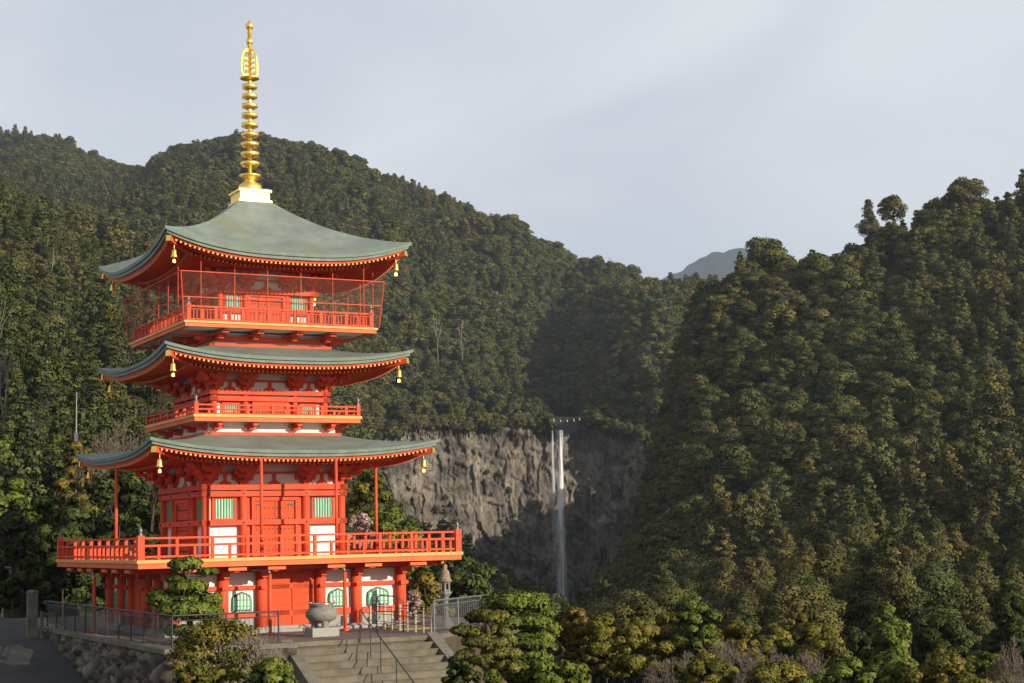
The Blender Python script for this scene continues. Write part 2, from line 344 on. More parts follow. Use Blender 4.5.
def door(k, x0, x1, z0, z1, y, parent, rows=3):
    M = ROT[k]; o = MB(); w = .13
    o.box(x0 - w, x0, y - .12, y + .02, z0, z1 + w, M); o.box(x1, x1 + w, y - .12, y + .02, z0, z1 + w, M); o.box(x0, x1, y - .12, y + .02, z1, z1 + w, M)
    fo = o.build('door', RED, parent)
    for sx in (0, 1):
        xa = x0 if sx == 0 else (x0 + x1) / 2 + .012; xb = (x0 + x1) / 2 - .012 if sx == 0 else x1
        MB().box(xa, xb, y - .045, y + .02, z0, z1, M).build('door_leaf', DRED, fo)
    st = MB()
    for r in range(rows):
        z = z1 - .28 - (z1 - z0 - .5) * r / max(rows - 1, 1)
        for i in range(10):
            x = x0 + (x1 - x0) * (i + .5) / 10
            st.box(x - .022, x + .022, y - .075, y - .046, z - .022, z + .022, M)
    for s in (0, 1):
        xa, xb = (x0 + .02, x0 + .3) if s == 0 else (x1 - .3, x1 - .02)
        st.box(xa, xb, y - .062, y - .0462, z1 - .2, z1 - .12, M)
    st.build('stud_work', DARK, fo)
def bracket(mb, x, y, z, M, steps=2, s=1., h=.19):
    """a bearing block, then arms alternately along and out from the wall (out = -y)"""
    mb.box(x - .15 * s, x + .15 * s, y - .15 * s, y + .1, z, z + .17 * s, M); z += .17 * s
    for i in range(steps + 1):
        yo = y - .30 * s * i
        w = .42 * s
        mb.box(x - w, x + w, yo - .065 * s, yo + .065 * s, z, z + .13 * s, M)             # arm along the wall
        mb.prism([(-.22 * s, z - .10), (.22 * s, z - .10), (.30 * s, z), (-.30 * s, z)], yo - .06 * s, yo + .06 * s, M @ Matrix.Translation((x, 0, 0)))
        for q in (-1, 0, 1): mb.box(x + q * w * .85 - .085 * s, x + q * w * .85 + .085 * s, yo - .085 * s, yo + .085 * s, z + .13 * s, z + .13 * s + .085, M)
        if i < steps:
            mb.box(x - .06 * s, x + .06 * s, yo - .42 * s, yo + .05, z + .004, z + .14 * s, M)
            z += h * s
def corner_bracket(mb, r, z, M, steps=2, s=1., h=.19):
    q = M @ Matrix.Translation((-r, -r, 0)) @ Matrix.Rotation(-math.pi / 4, 4, 'Z')
    for i in range(steps + 1):
        yo = -.42 * s * i
        mb.box(-.08 * s, .08 * s, yo - .5 * s, .1, z + .17 * s + h * s * i + .006, z + .31 * s + h * s * i, q)
        mb.box(-.11 * s, .11 * s, yo - .5 * s, yo - .26 * s, z + .31 * s + h * s * i, z + .40 * s + h * s * i, q)
def giboshi(c, z, s=1.):
    return MB().lathe([(.075 * s, 0), (.085 * s, .03), (.06 * s, .06), (.055 * s, .10), (.075 * s, .14), (.08 * s, .19), (.05 * s, .25), (.012, .31), (0, .33)], 12, (c[0], c[1], z))
def balcony(r, ztop, zbot, rr, rails, zs, step, post_r, name='balcony', inner=2.4, upright=True, balusters=False, overs=.0):
    fl = MB(); fl.box(-r + .02, r - .02, -r + .02, r - .02, ztop - .08, ztop - .02); B = fl.build(name, RED, pagoda)
    zm = zbot + (ztop - zbot) * .62
    fa = MB(); ye = MB()
    for k in range(4):
        fa.box(-r + .05, r - .05, -r + .05, -r + .25, zbot, zm, ROT[k]) if k % 2 == 0 else fa.box(-r + .25, r - .25, -r + .05, -r + .25, zbot, zm, ROT[k])
        ye.box(-r, r, -r, -r + .27, zm + .003, ztop, ROT[k]) if k % 2 == 0 else ye.box(-r + .27, r - .27, -r, -r + .27, zm + .003, ztop, ROT[k])
    fa.build('fascia', ORANGE, B); ye.build('floor_edge', OCHRE, B)
    so_ = MB(); so_.box(-r + .26, r - .26, -r + .26, r - .26, zbot + .05, zbot + .11); so_.build('soffit', WHITE if name != 'balcony' else RED, B)
    z0 = ztop - .02; top = max(rails)
    for k in range(4):
        M = ROT[k]; rl = MB()
        for z, h, e in zs: rl.box(-rr - e, rr + e, -rr - .05, -rr + .05, z, z + h, M) if k % 2 == 0 else rl.box(-rr - e, rr + e, -rr - .046, -rr + .046, z + .004, z + h - .004, M)
        n = max(2, round(2 * rr / step)); d = 2 * rr / n
        for i in range(1, n):
            x = -rr + d * i; zt = zs[0][0] if i % 2 == 0 else zs[1][0]
            w = .055 if i % 2 == 0 else .045
            rl.box(x - w, x + w, -rr - w, -rr + w, z0, zt + .003, M)
        if balusters:
            nb = n * 4
            for i in range(nb):
                x = -rr + 2 * rr * (i + .5) / nb; rl.box(x - .018, x + .018, -rr - .018, -rr + .018, zs[-1][0], zs[1][0] + .002, M)
        rl.build('railing', RED, B)
        cx, cy = (M @ Vector((-rr, -rr, 0))).xy
        p = MB().box(cx - post_r, cx + post_r, cy - post_r, cy + post_r, z0, top + .06); po = p.build('corner_post', RED, B)
        giboshi((cx, cy), top + .06, .9).build('post_cap', GREY_METAL, po)
    return B
def storey(r, z0, z1, xs, beams, pr, bayfill, nodoor=False):
    S = MB().box(-r + .1, r - .1, -r + .1, r - .1, z0, z1 + .1).build('storey_wall', WHITE, pagoda)
    pts = set()
    for k in range(4):
        for x in xs:
            p = ROT[k] @ Vector((x, -r, 0)); pts.add((round(p.x, 3), round(p.y, 3)))
    for (x, y) in sorted(pts):
        cyl(MB(), x, y, z0, z1, pr).build('pillar', RED, S)
    for zlo, zhi, ex, dp in beams:
        for k in range(4):
            e = .004 * (k % 2)
            MB().box(-r - ex, r + ex, -r - dp + e, -r + .11, zlo + e, zhi - e, ROT[k]).build('tie_beam', RED, S)
    for k in range(4): bayfill(k, S)
    return S
# ---- ground storey
def g_fill(k, S):
    M = ROT[k]; y = -4.4
    for x0, x1 in ((-4.28, -2.87), (-2.43, -1.38), (1.38, 2.43), (2.87, 4.28)):
        MB().box(x0, x1, y - .03, y + .02, -.14, .29, M).build('dado', STONE_W, S)
        # cusped window
        xa, xb = (x0 + x1) / 2, min((x1 - x0) / 2 - .13, .47); zb = .56
        def arch(w, b):
            P = [(-w, zb - b), (w, zb - b), (w * .97, .95), (w * .9, 1.08 + b), (w * .66, 1.17 + b), (w * .34, 1.22 + b), (0, 1.275 + b * 1.4)]
            return P + [(-a, c) for a, c in P[-2:1:-1]]
        fr = MB().prism(arch(xb, .0), y - .06, y + .05, M @ Matrix.Translation((xa, 0, 0))).build('window', DGREEN, S)
        MB().prism(arch(xb - .075, -.06), y - .068, y - .061, M @ Matrix.Translation((xa, 0, 0))).build('pane', PALE, fr)
        la = MB(); n = 5
        for i in range(n + 1):
            x = xa - xb + .07 + (2 * xb - .14) * i / n; c = 1 - abs(x - xa) / xb
            la.box(x - .022, x + .022, y - .095, y - .07, zb + .02, 1.02 + .18 * min(1, c * 1.6), M)
        for z in (.72, .95): la.box(xa - xb + .06, xa + xb - .06, y - .10, y - .0955, z, z + .035, M)
        la.build('lattice', GREEN, fr)
    # wide plank shutters in the middle bay
    d = MB().box(-1.0, 1.0, y - .06, y + .02, -.1, 1.97, M).build('door', RED, S)
    for i, (xa, xb) in enumerate(((-.93, -.04), (.04, .93))):
        lf = MB().box(xa, xb, y - .075, y - .061, -.06, 1.9, M)
        for z in (-.06, .335, .73, 1.125, 1.52): lf.box(xa + .012, xb - .012, y - .1, y - .07, z + .008, z + .372, M)
        lf.build('door_leaf', DRED, d)
    MB().box(-1.1, 1.1, y - .35, y - .1, -.14, -.03, M).build('door_sill', STONE_W, S)
g_xs = (-4.5, -2.65, -1.16, 1.16, 2.65, 4.5)
S0 = storey(4.5, -.06, 2.02, g_xs, [(1.33, 1.49, .32, .0), (.30, .53, .30, .0), (1.98, 2.19, .05, .06)], .215, g_fill)
pts = {}
for k in range(4):
    for x in g_xs:
        p = ROT[k] @ Vector((x, -4.5, 0)); pts[(round(p.x, 3), round(p.y, 3))] = 1
for x, y in pts: MB().lathe([(0, -.06), (.30, -.06), (.34, -.14), (.34, -.24), (0, -.24)], 14, (x, y, 0)).build('pillar_footing', STONE_W, S0)
for k in range(4):
    for x in g_xs:
        M = ROT[k]; e = .003 * (k % 2)
        MB().box(x - .10, x + .10, -4.8, -4.69, 1.35, 1.47, M).build('beam_nose', RED, S0)
        a = MB().box(x - .11, x + .11, -6.1, -4.4, 2.02 + e, 2.195 - e, M)
        a.prism([(x - .1, 1.78), (x + .1, 1.78), (x + .13, 2.02), (x - .13, 2.02)], -4.95, -4.5, M); a.build('cantilever_arm', RED, S0)
        MB().box(x - .34, x + .34, -6.22, -6.105, 2.08, 2.19, M).build('arm_end', ORANGE, S0)
    MB().box(-5.4, 5.4, -5.45, -5.3, 2.06 + .004 * (k % 2), 2.19, ROT[k]).build('purlin', RED, S0)
# ---- first balcony
balcony(6.34, 2.54, 2.24, 6.18, (3.34,), ((3.27, .07, 0), (3.0, .08, 0), (2.62, .07, 0)), .64, .12)
# ---- roofs
def roof(re, zmid, ztip, rt, zt, rin, zin, sag, raft_n):
    lift = ztip - zmid; nu, ns = 40, 14
    def lf(u, s): return lift * (abs(u) ** 2.7) * (1 - s) ** 2
    def prof(s): return zmid + (zt - zmid) * (s * (1 - sag) + sag * s * s)
    mb = MB()
    for k in range(4):
        vs = []; fs = []
        for j in range(ns + 1):
            s = j / ns; r = re + (rt - re) * s
            for i in range(nu + 1):
                u = -1 + 2 * i / nu; vs.append(ROT[k] @ Vector((u * r, -r, prof(s) + lf(u, s))))
        for j in range(ns):
            for i in range(nu):
                a = j * (nu + 1) + i; fs.append((a, a + 1, a + nu + 2, a + nu + 1))
        mb.add(vs, fs, True)
    R = mb.build('roof', COPPER, pagoda)
    def band(r0, za, r1, zb, m, name, thick=True):
        b = MB()
        for k in range(4):
            vs = []; fs = []
            for i in range(nu + 1):
                u = -1 + 2 * i / nu; l = lf(u, 0)
                vs += [ROT[k] @ Vector((u * r0, -r0, za + l)), ROT[k] @ Vector((u * r1, -r1, zb + l))]
            for i in range(nu): fs.append((2 * i, 2 * i + 1, 2 * i + 3, 2 * i + 2))
            b.add(vs, fs)
        return b
    b1 = band(re, zmid, re - .03, zmid - .12, None, '')
    b2 = band(re - .03, zmid - .12, re - .10, zmid - .125, None, ''); b1.add(b2.v, b2.f)
    b3 = band(re - .10, zmid - .125, re - .12, zmid - .24, None, ''); b1.add(b3.v, b3.f)
    b4 = band(re - .12, zmid - .24, re - .22, zmid - .245, None, ''); b1.add(b4.v, b4.f)
    b1.build('eave_edge', COPPER_EDGE, R)
    f1 = band(re - .22, zmid - .245, re - .24, zmid - .34, None, ''); f1.build('eave_board', RED, R)
    # soffit
    so_ = MB(); r0 = re - .24; z0 = zmid - .32
    def sof(u, q): return z0 + (zin - z0) * q + lift * (abs(u) ** 2.7) * (1 - q) ** 1.3
    for k in range(4):
        vs = []; fs = []
        for j in range(9):
            q = j / 8; r = r0 + (rin - r0) * q
            for i in range(nu + 1):
                u = -1 + 2 * i / nu; vs.append(ROT[k] @ Vector((u * r, -r, sof(u, q))))
        for j in range(8):
            for i in range(nu):
                a = j * (nu + 1) + i; fs.append((a, a + nu + 1, a + nu + 2, a + 1))
        so_.add(vs, fs, True)
    so_.build('soffit', RED, R)
    # rafters in two tiers with yellow ends
    for k in range(4):
        ra = MB(); en = MB(); M = ROT[k]
        for i in range(raft_n):
            x = (re - .42) * (-1 + 2 * (i + .5) / raft_n)
            for tier, (ra_, rb_, dz) in enumerate(((re - .26, rin + .2, .05), (re - 1.25, rin + .1, .17))):
                if abs(x) > ra_ - .05: continue
                rin_ = max(rb_, abs(x) + .02)
                if rin_ > ra_ - .1: continue
                def pz(r):
                    q = (r - r0) / (rin - r0); return sof(x / r, q) - dz
                a = M @ Vector((x, -ra_, pz(ra_))); b = M @ Vector((x, -rin_, pz(rin_)))
                ra.bar(a, b, .07, .09)
                d = (a - b).normalized(); en.bar(a + d * .001, a + d * .012, .072, .092)
        nr = len(ra.f); ra.add(en.v, en.f); o = ra.build('rafter_row', RED, R); o.data.materials.append(OCHRE); o.data.polygons.foreach_set('material_index', [0] * nr + [1] * len(en.f))
    for k in range(4):
        M = ROT[k]; hp = MB(); pts_ = []
        for q in (0, .2, .5, 1): 
            r = r0 + .02 + (rin - r0) * q; pts_.append(Vector((-r, -r, sof(1, q) - .12)))
        for a, b in zip(pts_, pts_[1:]): hp.bar(M @ a, M @ b, .17, .2)
        o = hp.build('hip_rafter', RED, R)
        d = (pts_[0] - pts_[1]).normalized(); MB().bar(M @ (pts_[0] + d * .002), M @ (pts_[0] + d * .06), .19, .22).build('rafter_cap', GOLD, o)
        c = M @ (pts_[1] * .55 + pts_[0] * .45 + Vector((0, 0, -.12)))
        be = MB(); be.tube([(c.x, c.y, c.z + .05), (c.x, c.y, c.z - .16)], .014, 6)
        be.lathe([(0, -.14), (.05, -.15), (.085, -.20), (.10, -.38), (.13, -.45), (.12, -.46), (0, -.44)], 12, c)
        be.tube([(c.x, c.y, c.z - .44), (c.x, c.y, c.z - .55)], .012, 6); be.box(c.x - .05, c.x + .05, c.y - .008, c.y + .008, c.z - .66, c.z - .55)
        be.build('wind_bell', GOLD, R)
    return R
R1 = roof(5.73, 6.46, 6.91, 2.75, 7.22, 3.0, 6.28, .25, 60)
R2 = roof(5.0, 10.02, 10.48, 2.48, 10.68, 2.6, 9.80, .25, 52)
R3 = roof(5.0, 14.03, 14.76, .62, 16.92, 2.2, 13.95, .34, 52)
# ---- eave posts from the first balcony
for x, y in ((-1.48, -5.45), (1.48, -5.45), (-5.45, 0), (5.45, 0), (-1.48, 5.45), (1.48, 5.45)):
    cyl(MB(), x, y, 2.5, 6.12, .062, 10).build('eave_post', RED, pagoda)
def brackets(r, z, xs, S, steps=2, s=1., mids=(), ztop=None):
    for k in range(4):
        for x in xs:
            b = MB(); bracket(b, x, -r - (.004 * (k % 2) if abs(x) >= r - .05 else 0), z, ROT[k], steps, s); b.build('bracket', RED, S)
        b = MB(); corner_bracket(b, r, z, ROT[k], steps, s); b.build('corner_bracket', RED, S)
        b = MB(); b.box(-r - .02, r + .02, -r - .05, -r + .105, z + .40 * s, z + .50 * s, ROT[k])
        if ztop: b.box(-r - .5 - .3 * steps * .5, r + .5 + .3 * steps * .5, -r - .3 * s * steps - .07, -r - .3 * s * steps + .07, ztop - .06, ztop + .06 - .004 * (k % 2), ROT[k])
        b.build('eave_purlin', RED, S)
        for x in mids:
            MB().prism([(x - .30, z), (x - .2, z + .08), (x - .07, z + .17), (x - .07, z + .40 * s), (x + .07, z + .40 * s), (x + .07, z + .17), (x + .2, z + .08), (x + .3, z)], -r - .03, -r + .105, ROT[k]).build('frog_leg_strut', RED, S)
# ---- second storey (on the first balcony)
def s1_fill(k, S):
    M = ROT[k]; y = -2.69
    for sgn in (-1, 1):
        x0, x1 = sorted((sgn * 2.40, sgn * 1.62)); 
        window(k, x0, x1, 4.0, 4.76, y, 7, S)
    mb = MB(); mb.box(-1.1, 1.1, y - .05, y + .02, 2.5, 4.84, M); mb.build('door_surround', RED, S)
    door(k, -.82, .82, 2.55, 4.66, y - .055, S, 5)
S1 = storey(2.76, 2.5, 5.15, (-2.76, -1.28, 1.28, 2.76), [(5.08, 5.29, .20, .2), (4.83, 5.03, .19, .19), (3.74, 3.94, .18, .18)], .16, s1_fill)
MB().box(-2.71, 2.71, -2.71, 2.71, 5.2, 6.3).build('frieze_wall', WHITE, S1)
brackets(2.72, 5.29, (-2.68, -1.28, 1.28, 2.68), S1, 2, 1., (-1.98, 0, 1.98), 6.12)
st = MB()
for k in range(4):
    for x in (-2.68, -1.28, 1.28, 2.68):
        for z in (5.05, 3.84): st.box(x - .04, x + .04, -2.985, -2.95, z - .04 - (.1 if z > 5 else 0), z + .04 - (.1 if z > 5 else 0), ROT[k])
st.build('nail_work', DGREEN, S1)
# ---- second waist and balcony
B1 = MB().box(-2.6, 2.6, -2.6, 2.6, 7.0, 7.75).build('waist', WHITE, pagoda)
for k in range(4):
    MB().box(-2.81, 2.81, -2.81 + .003 * (k % 2), -2.55, 7.06, 7.30, ROT[k]).build('waist_beam', RED, B1)
    for x in (-2.3, -.9, .9, 2.3):
        w = MB(); w.box(x - .14, x + .14, -2.9, -2.55, 7.40, 7.52, ROT[k]); w.box(x - .09, x + .09, -3.2, -2.58, 7.53, 7.655, ROT[k]); w.box(x - .26, x + .26, -2.78, -2.56, 7.50, 7.60, ROT[k]); w.build('waist_bracket', RED, B1)
balcony(3.42, 7.93, 7.67, 3.3, (8.33,), ((8.27, .06, 0), (8.10, .06, 0), (7.93, .05, 0)), .5, .075, 'upper_balcony')
# ---- third storey
def s2_fill(k, S):
    y = -2.21
    for sgn in (-1, 1):
        x0, x1 = sorted((sgn * 1.86, sgn * 1.32)); window(k, x0, x1, 8.12, 8.44, y, 6, S)
    MB().box(-.85, .85, y - .05, y + .02, 7.9, 8.52, ROT[k]).build('door_surround', RED, S)
    door(k, -.62, .62, 7.9, 8.4, y - .055, S, 2)
S2 = storey(2.28, 7.9, 8.9, (-2.28, -1.02, 1.02, 2.28), [(8.79, 8.96, .20, .2), (8.54, 8.72, .19, .19)], .125, s2_fill)
MB().box(-2.26, 2.26, -2.26, 2.26, 8.95, 9.85).build('frieze_wall', WHITE, S2)
brackets(2.26, 8.96, (-2.25, -1.02, 1.02, 2.25), S2, 2, .85, (-1.63, 0, 1.63), 9.66)
# ---- third waist and caged balcony
B2 = MB().box(-2.35, 2.35, -2.35, 2.35, 10.5, 11.2).build('waist', WHITE, pagoda)
for k in range(4):
    e = .003 * (k % 2)
    MB().box(-2.52, 2.52, -2.52 + e, -2.3, 10.55, 10.78, ROT[k]).build('waist_beam', RED, B2); MB().box(-2.5, 2.5, -2.5 + e, -2.3, 10.86, 11.06, ROT[k]).build('waist_beam', RED, B2)
    for x in (-2.2, -.8, .8, 2.2):
        w = MB(); w.box(x - .13, x + .13, -3.55, -2.3, 11.06 + .002 * (k % 2), 11.17, ROT[k]); w.box(x - .10, x + .10, -3.0, -2.3, 10.9, 11.05, ROT[k]); w.box(x - .3, x + .3, -2.7, -2.32, 11.045, 11.11, ROT[k]); w.build('waist_bracket', RED, B2)
B3 = balcony(3.94, 11.42, 11.2, 3.72, (12.02,), ((11.95, .07, .12), (11.86, .03, 0), (11.46, .06, 0)), .55, .08, 'caged_balcony', balusters=True)
S3 = None
def s3_fill(k, S):
    y = -1.83
    for sgn in (-1, 1):
        x0, x1 = sorted((sgn * 1.66, sgn * 1.06)); window(k, x0, x1, 12.25, 12.78, y, 6, S)
    MB().box(-.82, .82, y - .04, y + .02, 11.4, 12.84, ROT[k]).build('door_surround', RED, S)
    door(k, -.66, .66, 11.42, 12.74, y - .045, S, 3)
S3 = storey(1.9, 11.4, 12.98, (-1.9, -.86, .86, 1.9), [(12.84, 13.01, .24, .24), (12.06, 12.16, .07, .07)], .11, s3_fill)
MB().box(-1.9, 1.9, -1.9, 1.9, 13.0, 14.0).build('frieze_wall', WHITE, S3)
brackets(1.9, 13.01, (-1.88, -.86, .86, 1.88), S3, 2, .85, (-1.37, 0, 1.37), 13.78)
# cage of thin bars and netting, leaning outwards
cg = MB(); nt_ = MB(); r0_, r1_ = 3.97, 4.14; zb, zt = 11.42, 13.25
for k in range(4):
    M = ROT[k]
    for z, r in ((zt, r1_), (12.29, 4.05)): cg.bar(M @ Vector((-r, -r, z)), M @ Vector((r, -r, z)), .028, .035)
    cg.bar(M @ Vector((-r0_, -r0_, zb)), M @ Vector((-r1_, -r1_, zt)), .035, .035)
    for u in (-.83, -.5, -.17, .17, .5, .83): cg.bar(M @ Vector((u * 4.0, -4.0, zb)), M @ Vector((u * 4.0, -4.0, 13.85)), .024, .024)
    nt_.add([M @ Vector((-r0_, -r0_ + .01, zb)), M @ Vector((r0_, -r0_ + .01, zb)), M @ Vector((r1_, -r1_ + .01, zt)), M @ Vector((-r1_, -r1_ + .01, zt))], [(0, 1, 2, 3)])
c_ = cg.build('cage_frame', RED, B3); nt_.build('netting', NET, B3)
# ---- spire
SP = MB().box(-.62, .62, -.62, .62, 16.88, 17.32).build('spire', GOLD, pagoda)
q = MB(); q.box(-.70, .70, -.70, .70, 16.84, 16.93); q.box(-.69, .69, -.69, .69, 17.28, 17.37); q.build('spire_base_moulding', GOLD, SP)
MB().lathe([(.46, 17.37), (.50, 17.5), (.44, 17.66), (.30, 17.76), (.2, 17.8), (.22, 17.86), (.34, 17.95), (.46, 18.06), (.44, 18.09), (.2, 18.05), (.1, 18.1)], 24).build('lotus_bowl', GOLD, SP)
cyl(MB(), 0, 0, 18.0, 24.4, .085, 14).build('spire_pole', GOLD, SP)
for i in range(9):
    z = 18.48 + i * .408; R_ = .38 - .009 * i
    rg = MB(); rg.lathe([(R_ - .05, z - .02), (R_, z + .02), (R_ + .01, z + .15), (R_ - .02, z + .155), (R_ - .03, z + .03), (R_ - .05, z - .02)], 26)
    rg.lathe([(.085, z + .02), (.15, z + .0), (.15, z + .12), (.085, z + .16)], 14)
    for a in range(8): 
        t_ = a * math.pi / 4; rg.bar((.1 * math.cos(t_), .1 * math.sin(t_), z + .05), ((R_ - .02) * math.cos(t_), (R_ - .02) * math.sin(t_), z + .05), .05, .05)
    rg.build('spire_ring', GOLD, SP)
fm = MB()
for k in range(4):
    M = Matrix.Rotation(k * math.pi / 2 + math.radians(20), 4, 'Z')
    out = [(.06, 22.25), (.34, 22.2), (.44, 22.42), (.45, 22.8), (.41, 23.1), (.28, 23.36), (.07, 23.46)]; inn = [(.06, 22.4), (.28, 22.3), (.37, 22.45), (.38, 22.8), (.34, 23.05), (.22, 23.28), (.07, 23.3)]
    for (a, b), (c, d) in zip(zip(out, out[1:]), zip(inn, inn[1:])): fm.prism([a, b, d, c], -.012, .012, M)
    for z in (22.48, 22.7, 22.92): fm.prism([(.07, z), (.32, z + .13), (.32, z + .165), (.07, z + .045)], -.01, .01, M); fm.prism([(.07, z + .12), (.32, z), (.32, z + .035), (.07, z + .16)], -.0104, .0104, M)
fm.lathe([(.1, 22.12), (.4, 22.16), (.4, 22.2), (.1, 22.2)], 20)
fm.build('water_flame', GOLD, SP)
def ball(z, r): return [(r * math.sin(math.pi * i / 10), z - r * math.cos(math.pi * i / 10)) for i in range(11)]
MB().lathe(ball(23.75, .15), 18).build('spire_ball', GOLD, SP)
MB().lathe(ball(24.42, .17)[:-2] + [(.06, 24.58), (0, 24.72)], 18).build('jewel_tip', GOLD, SP)

# ------------------------------------------------------------------ terrain: a height field over (bearing, depth)
COLS = {
 -420: [(60, 700), (95, 560), (160, 380), (300, 230), (420, 150), (560, 170), (900, 160), (1300, 124), (1700, 150)],
 -60: [(60, 705), (80, 650), (95, 598), (160, 485), (290, 320), (410, 200), (540, 225), (900, 222), (1300, 160), (1700, 190)],
 0: [(60, 705), (80, 650), (95, 598), (160, 490), (290, 325), (410, 220), (540, 235), (900, 215), (1300, 157), (1700, 190)],
 40: [(60, 705), (80, 650), (95, 598), (160, 492), (300, 340), (415, 240), (540, 240), (900, 222), (1300, 149), (1700, 190)],
 80: [(60, 705), (80, 650), (95, 600), (160, 495), (310, 358), (420, 262), (560, 260), (900, 235), (1280, 168), (1700, 200)],
 130: [(60, 705), (80, 650), (95, 600), (170, 505), (320, 375), (430, 281), (600, 270), (900, 220), (1180, 188), (1700, 210)],
 170: [(60, 705), (80, 650), (95, 602), (170, 508), (330, 392), (440, 300), (600, 272), (900, 195), (1100, 162), (1500, 190)],
 240: [(60, 705), (80, 655), (95, 605), (180, 515), (350, 415), (460, 338), (640, 285), (880, 195), (1030, 148), (1400, 180)],
 330: [(60, 705), (80, 665), (95, 620), (200, 550), (400, 460), (520, 410), (680, 310), (880, 210), (1000, 164), (1350, 200)],
 380: [(60, 705), (90, 650), (250, 600), (450, 548), (640, 540), (696, 520), (716, 436), (770, 350), (870, 250), (1000, 186), (1350, 220)],
 430: [(60, 705), (90, 660), (280, 618), (500, 580), (660, 560), (710, 535), (730, 430), (785, 370), (870, 290), (1000, 206), (1350, 240)],
 480: [(60, 700), (90, 665), (300, 640), (560, 605), (680, 585), (722, 555), (740, 430), (795, 380), (870, 320), (1010, 232), (1350, 260)],
 535: [(60, 695), (90, 670), (200, 668), (300, 664), (600, 644), (690, 636), (732, 615), (750, 434), (795, 400), (870, 330), (1020, 254), (1350, 280)],
 563: [(60, 690), (90, 670), (200, 670), (300, 668), (600, 652), (696, 642), (738, 625), (754, 448), (800, 440), (870, 385), (1020, 272), (1350, 290)],
 590: [(60, 690), (90, 670), (200, 669), (300, 667), (600, 648), (690, 640), (728, 610), (746, 432), (790, 390), (860, 320), (980, 282), (1350, 300)],
 620: [(60, 690), (90, 670), (240, 655), (340, 622), (420, 606), (560, 620), (670, 610), (710, 590), (728, 432), (765, 360), (840, 296), (950, 286), (1350, 310)],
 655: [(60, 690), (90, 670), (200, 650), (290, 605), (370, 520), (430, 480), (540, 535), (620, 548), (684, 500), (725, 372), (790, 290), (900, 305), (1350, 330)],
 700: [(60, 690), (90, 668), (150, 648), (205, 625), (275, 570), (335, 480), (385, 380), (430, 312), (480, 372), (600, 490), (700, 420), (850, 300), (940, 293), (1350, 400)],
 760: [(60, 690), (90, 668), (150, 648), (205, 618), (275, 545), (335, 440), (385, 350), (430, 281), (480, 342), (600, 520), (720, 440), (860, 298), (960, 292), (1350, 400)],
 800: [(60, 690), (90, 668), (150, 648), (205, 612), (275, 535), (335, 430), (385, 345), (430, 277), (480, 338), (600, 520), (720, 440), (860, 320), (1350, 400)],
 850: [(60, 690), (90, 668), (150, 648), (205, 606), (275, 520), (335, 415), (385, 335), (430, 268), (480, 328), (600, 480), (1350, 400)],
 890: [(60, 690), (90, 668), (150, 648), (205, 602), (275, 510), (335, 400), (385, 320), (430, 242), (480, 310), (600, 480), (1350, 400)],
 950: [(60, 690), (90, 668), (150, 648), (205, 595), (275, 498), (335, 385), (385, 300), (430, 217), (480, 292), (600, 460), (1350, 400)],
 1024: [(60, 690), (90, 668), (150, 648), (205, 585), (275, 485), (335, 370), (385, 290), (430, 217), (480, 292), (600, 440), (1350, 400)],
 1150: [(60, 690), (90, 668), (150, 648), (205, 560), (275, 455), (335, 345), (385, 270), (430, 215), (480, 275), (600, 420), (1350, 400)],
 1500: [(60, 690), (90, 668), (150, 648), (205, 520), (275, 410), (335, 310), (385, 245), (430, 195), (480, 255), (600, 420), (1350, 400)],
}
CK = sorted(COLS); YL = np.linspace(math.log(60), math.log(1900), 340); YV = np.exp(YL)
def col_profile(px):
    c = COLS[px]; yy = [math.log(a) for a, _ in c]; zz = [at(px, b, a).z for a, b in c]
    return np.interp(YL, yy + [math.log(1900)], zz + [zz[-1] * .6])
PRO = np.array([col_profile(k) for k in CK])
PXV = np.arange(-420, 1501, 5.)
TH = np.array([np.interp(PXV, CK, PRO[:, j]) for j in range(len(YL))]).T        # [px, Y]
def blur(A, n, ax):
    k = np.hanning(2 * n + 3)[1:-1]; k /= k.sum(); p = [(0, 0), (0, 0)]; p[ax] = (n, n); B = np.pad(A, p, mode='edge')
    return np.apply_along_axis(lambda v: np.convolve(v, k, 'valid'), ax, B)
TH = blur(blur(TH, 3, 0), 2, 1)
XG = (PXV[:, None] - 512) / FPX * YV[None, :]; YG = np.repeat(YV[None, :], len(PXV), 0)
amp = np.clip((YG - 120) / 300, 0, 1) * (3 + YG * .006)
TH += amp * fbm(XG / 70, YG / 70, 0, 4, 3) * .9
def theight(px, Y):
    i = np.clip((np.asarray(px) - PXV[0]) / 5., 0, len(PXV) - 1.001); j = np.clip((np.log(Y) - YL[0]) / (YL[1] - YL[0]), 0, len(YL) - 1.001)
    a = i.astype(int); b = j.astype(int); fa = i - a; fb = j - b
    return TH[a, b] * (1 - fa) * (1 - fb) + TH[a + 1, b] * fa * (1 - fb) + TH[a, b + 1] * (1 - fa) * fb + TH[a + 1, b + 1] * fa * fb
def grid_faces(n, m):
    a = (np.arange(n - 1)[:, None] * m + np.arange(m - 1)[None, :]).ravel()
    return np.stack([a, a + m, a + m + 1, a + 1], 1)
V = np.stack([XG, YG, TH - 1.0], -1).reshape(-1, 3)
link('hillsides', np_mesh('hillsides', V, grid_faces(len(PXV), len(YL)), LITTER, True), kind='structure', label='wooded hillsides rising steeply around the falls')
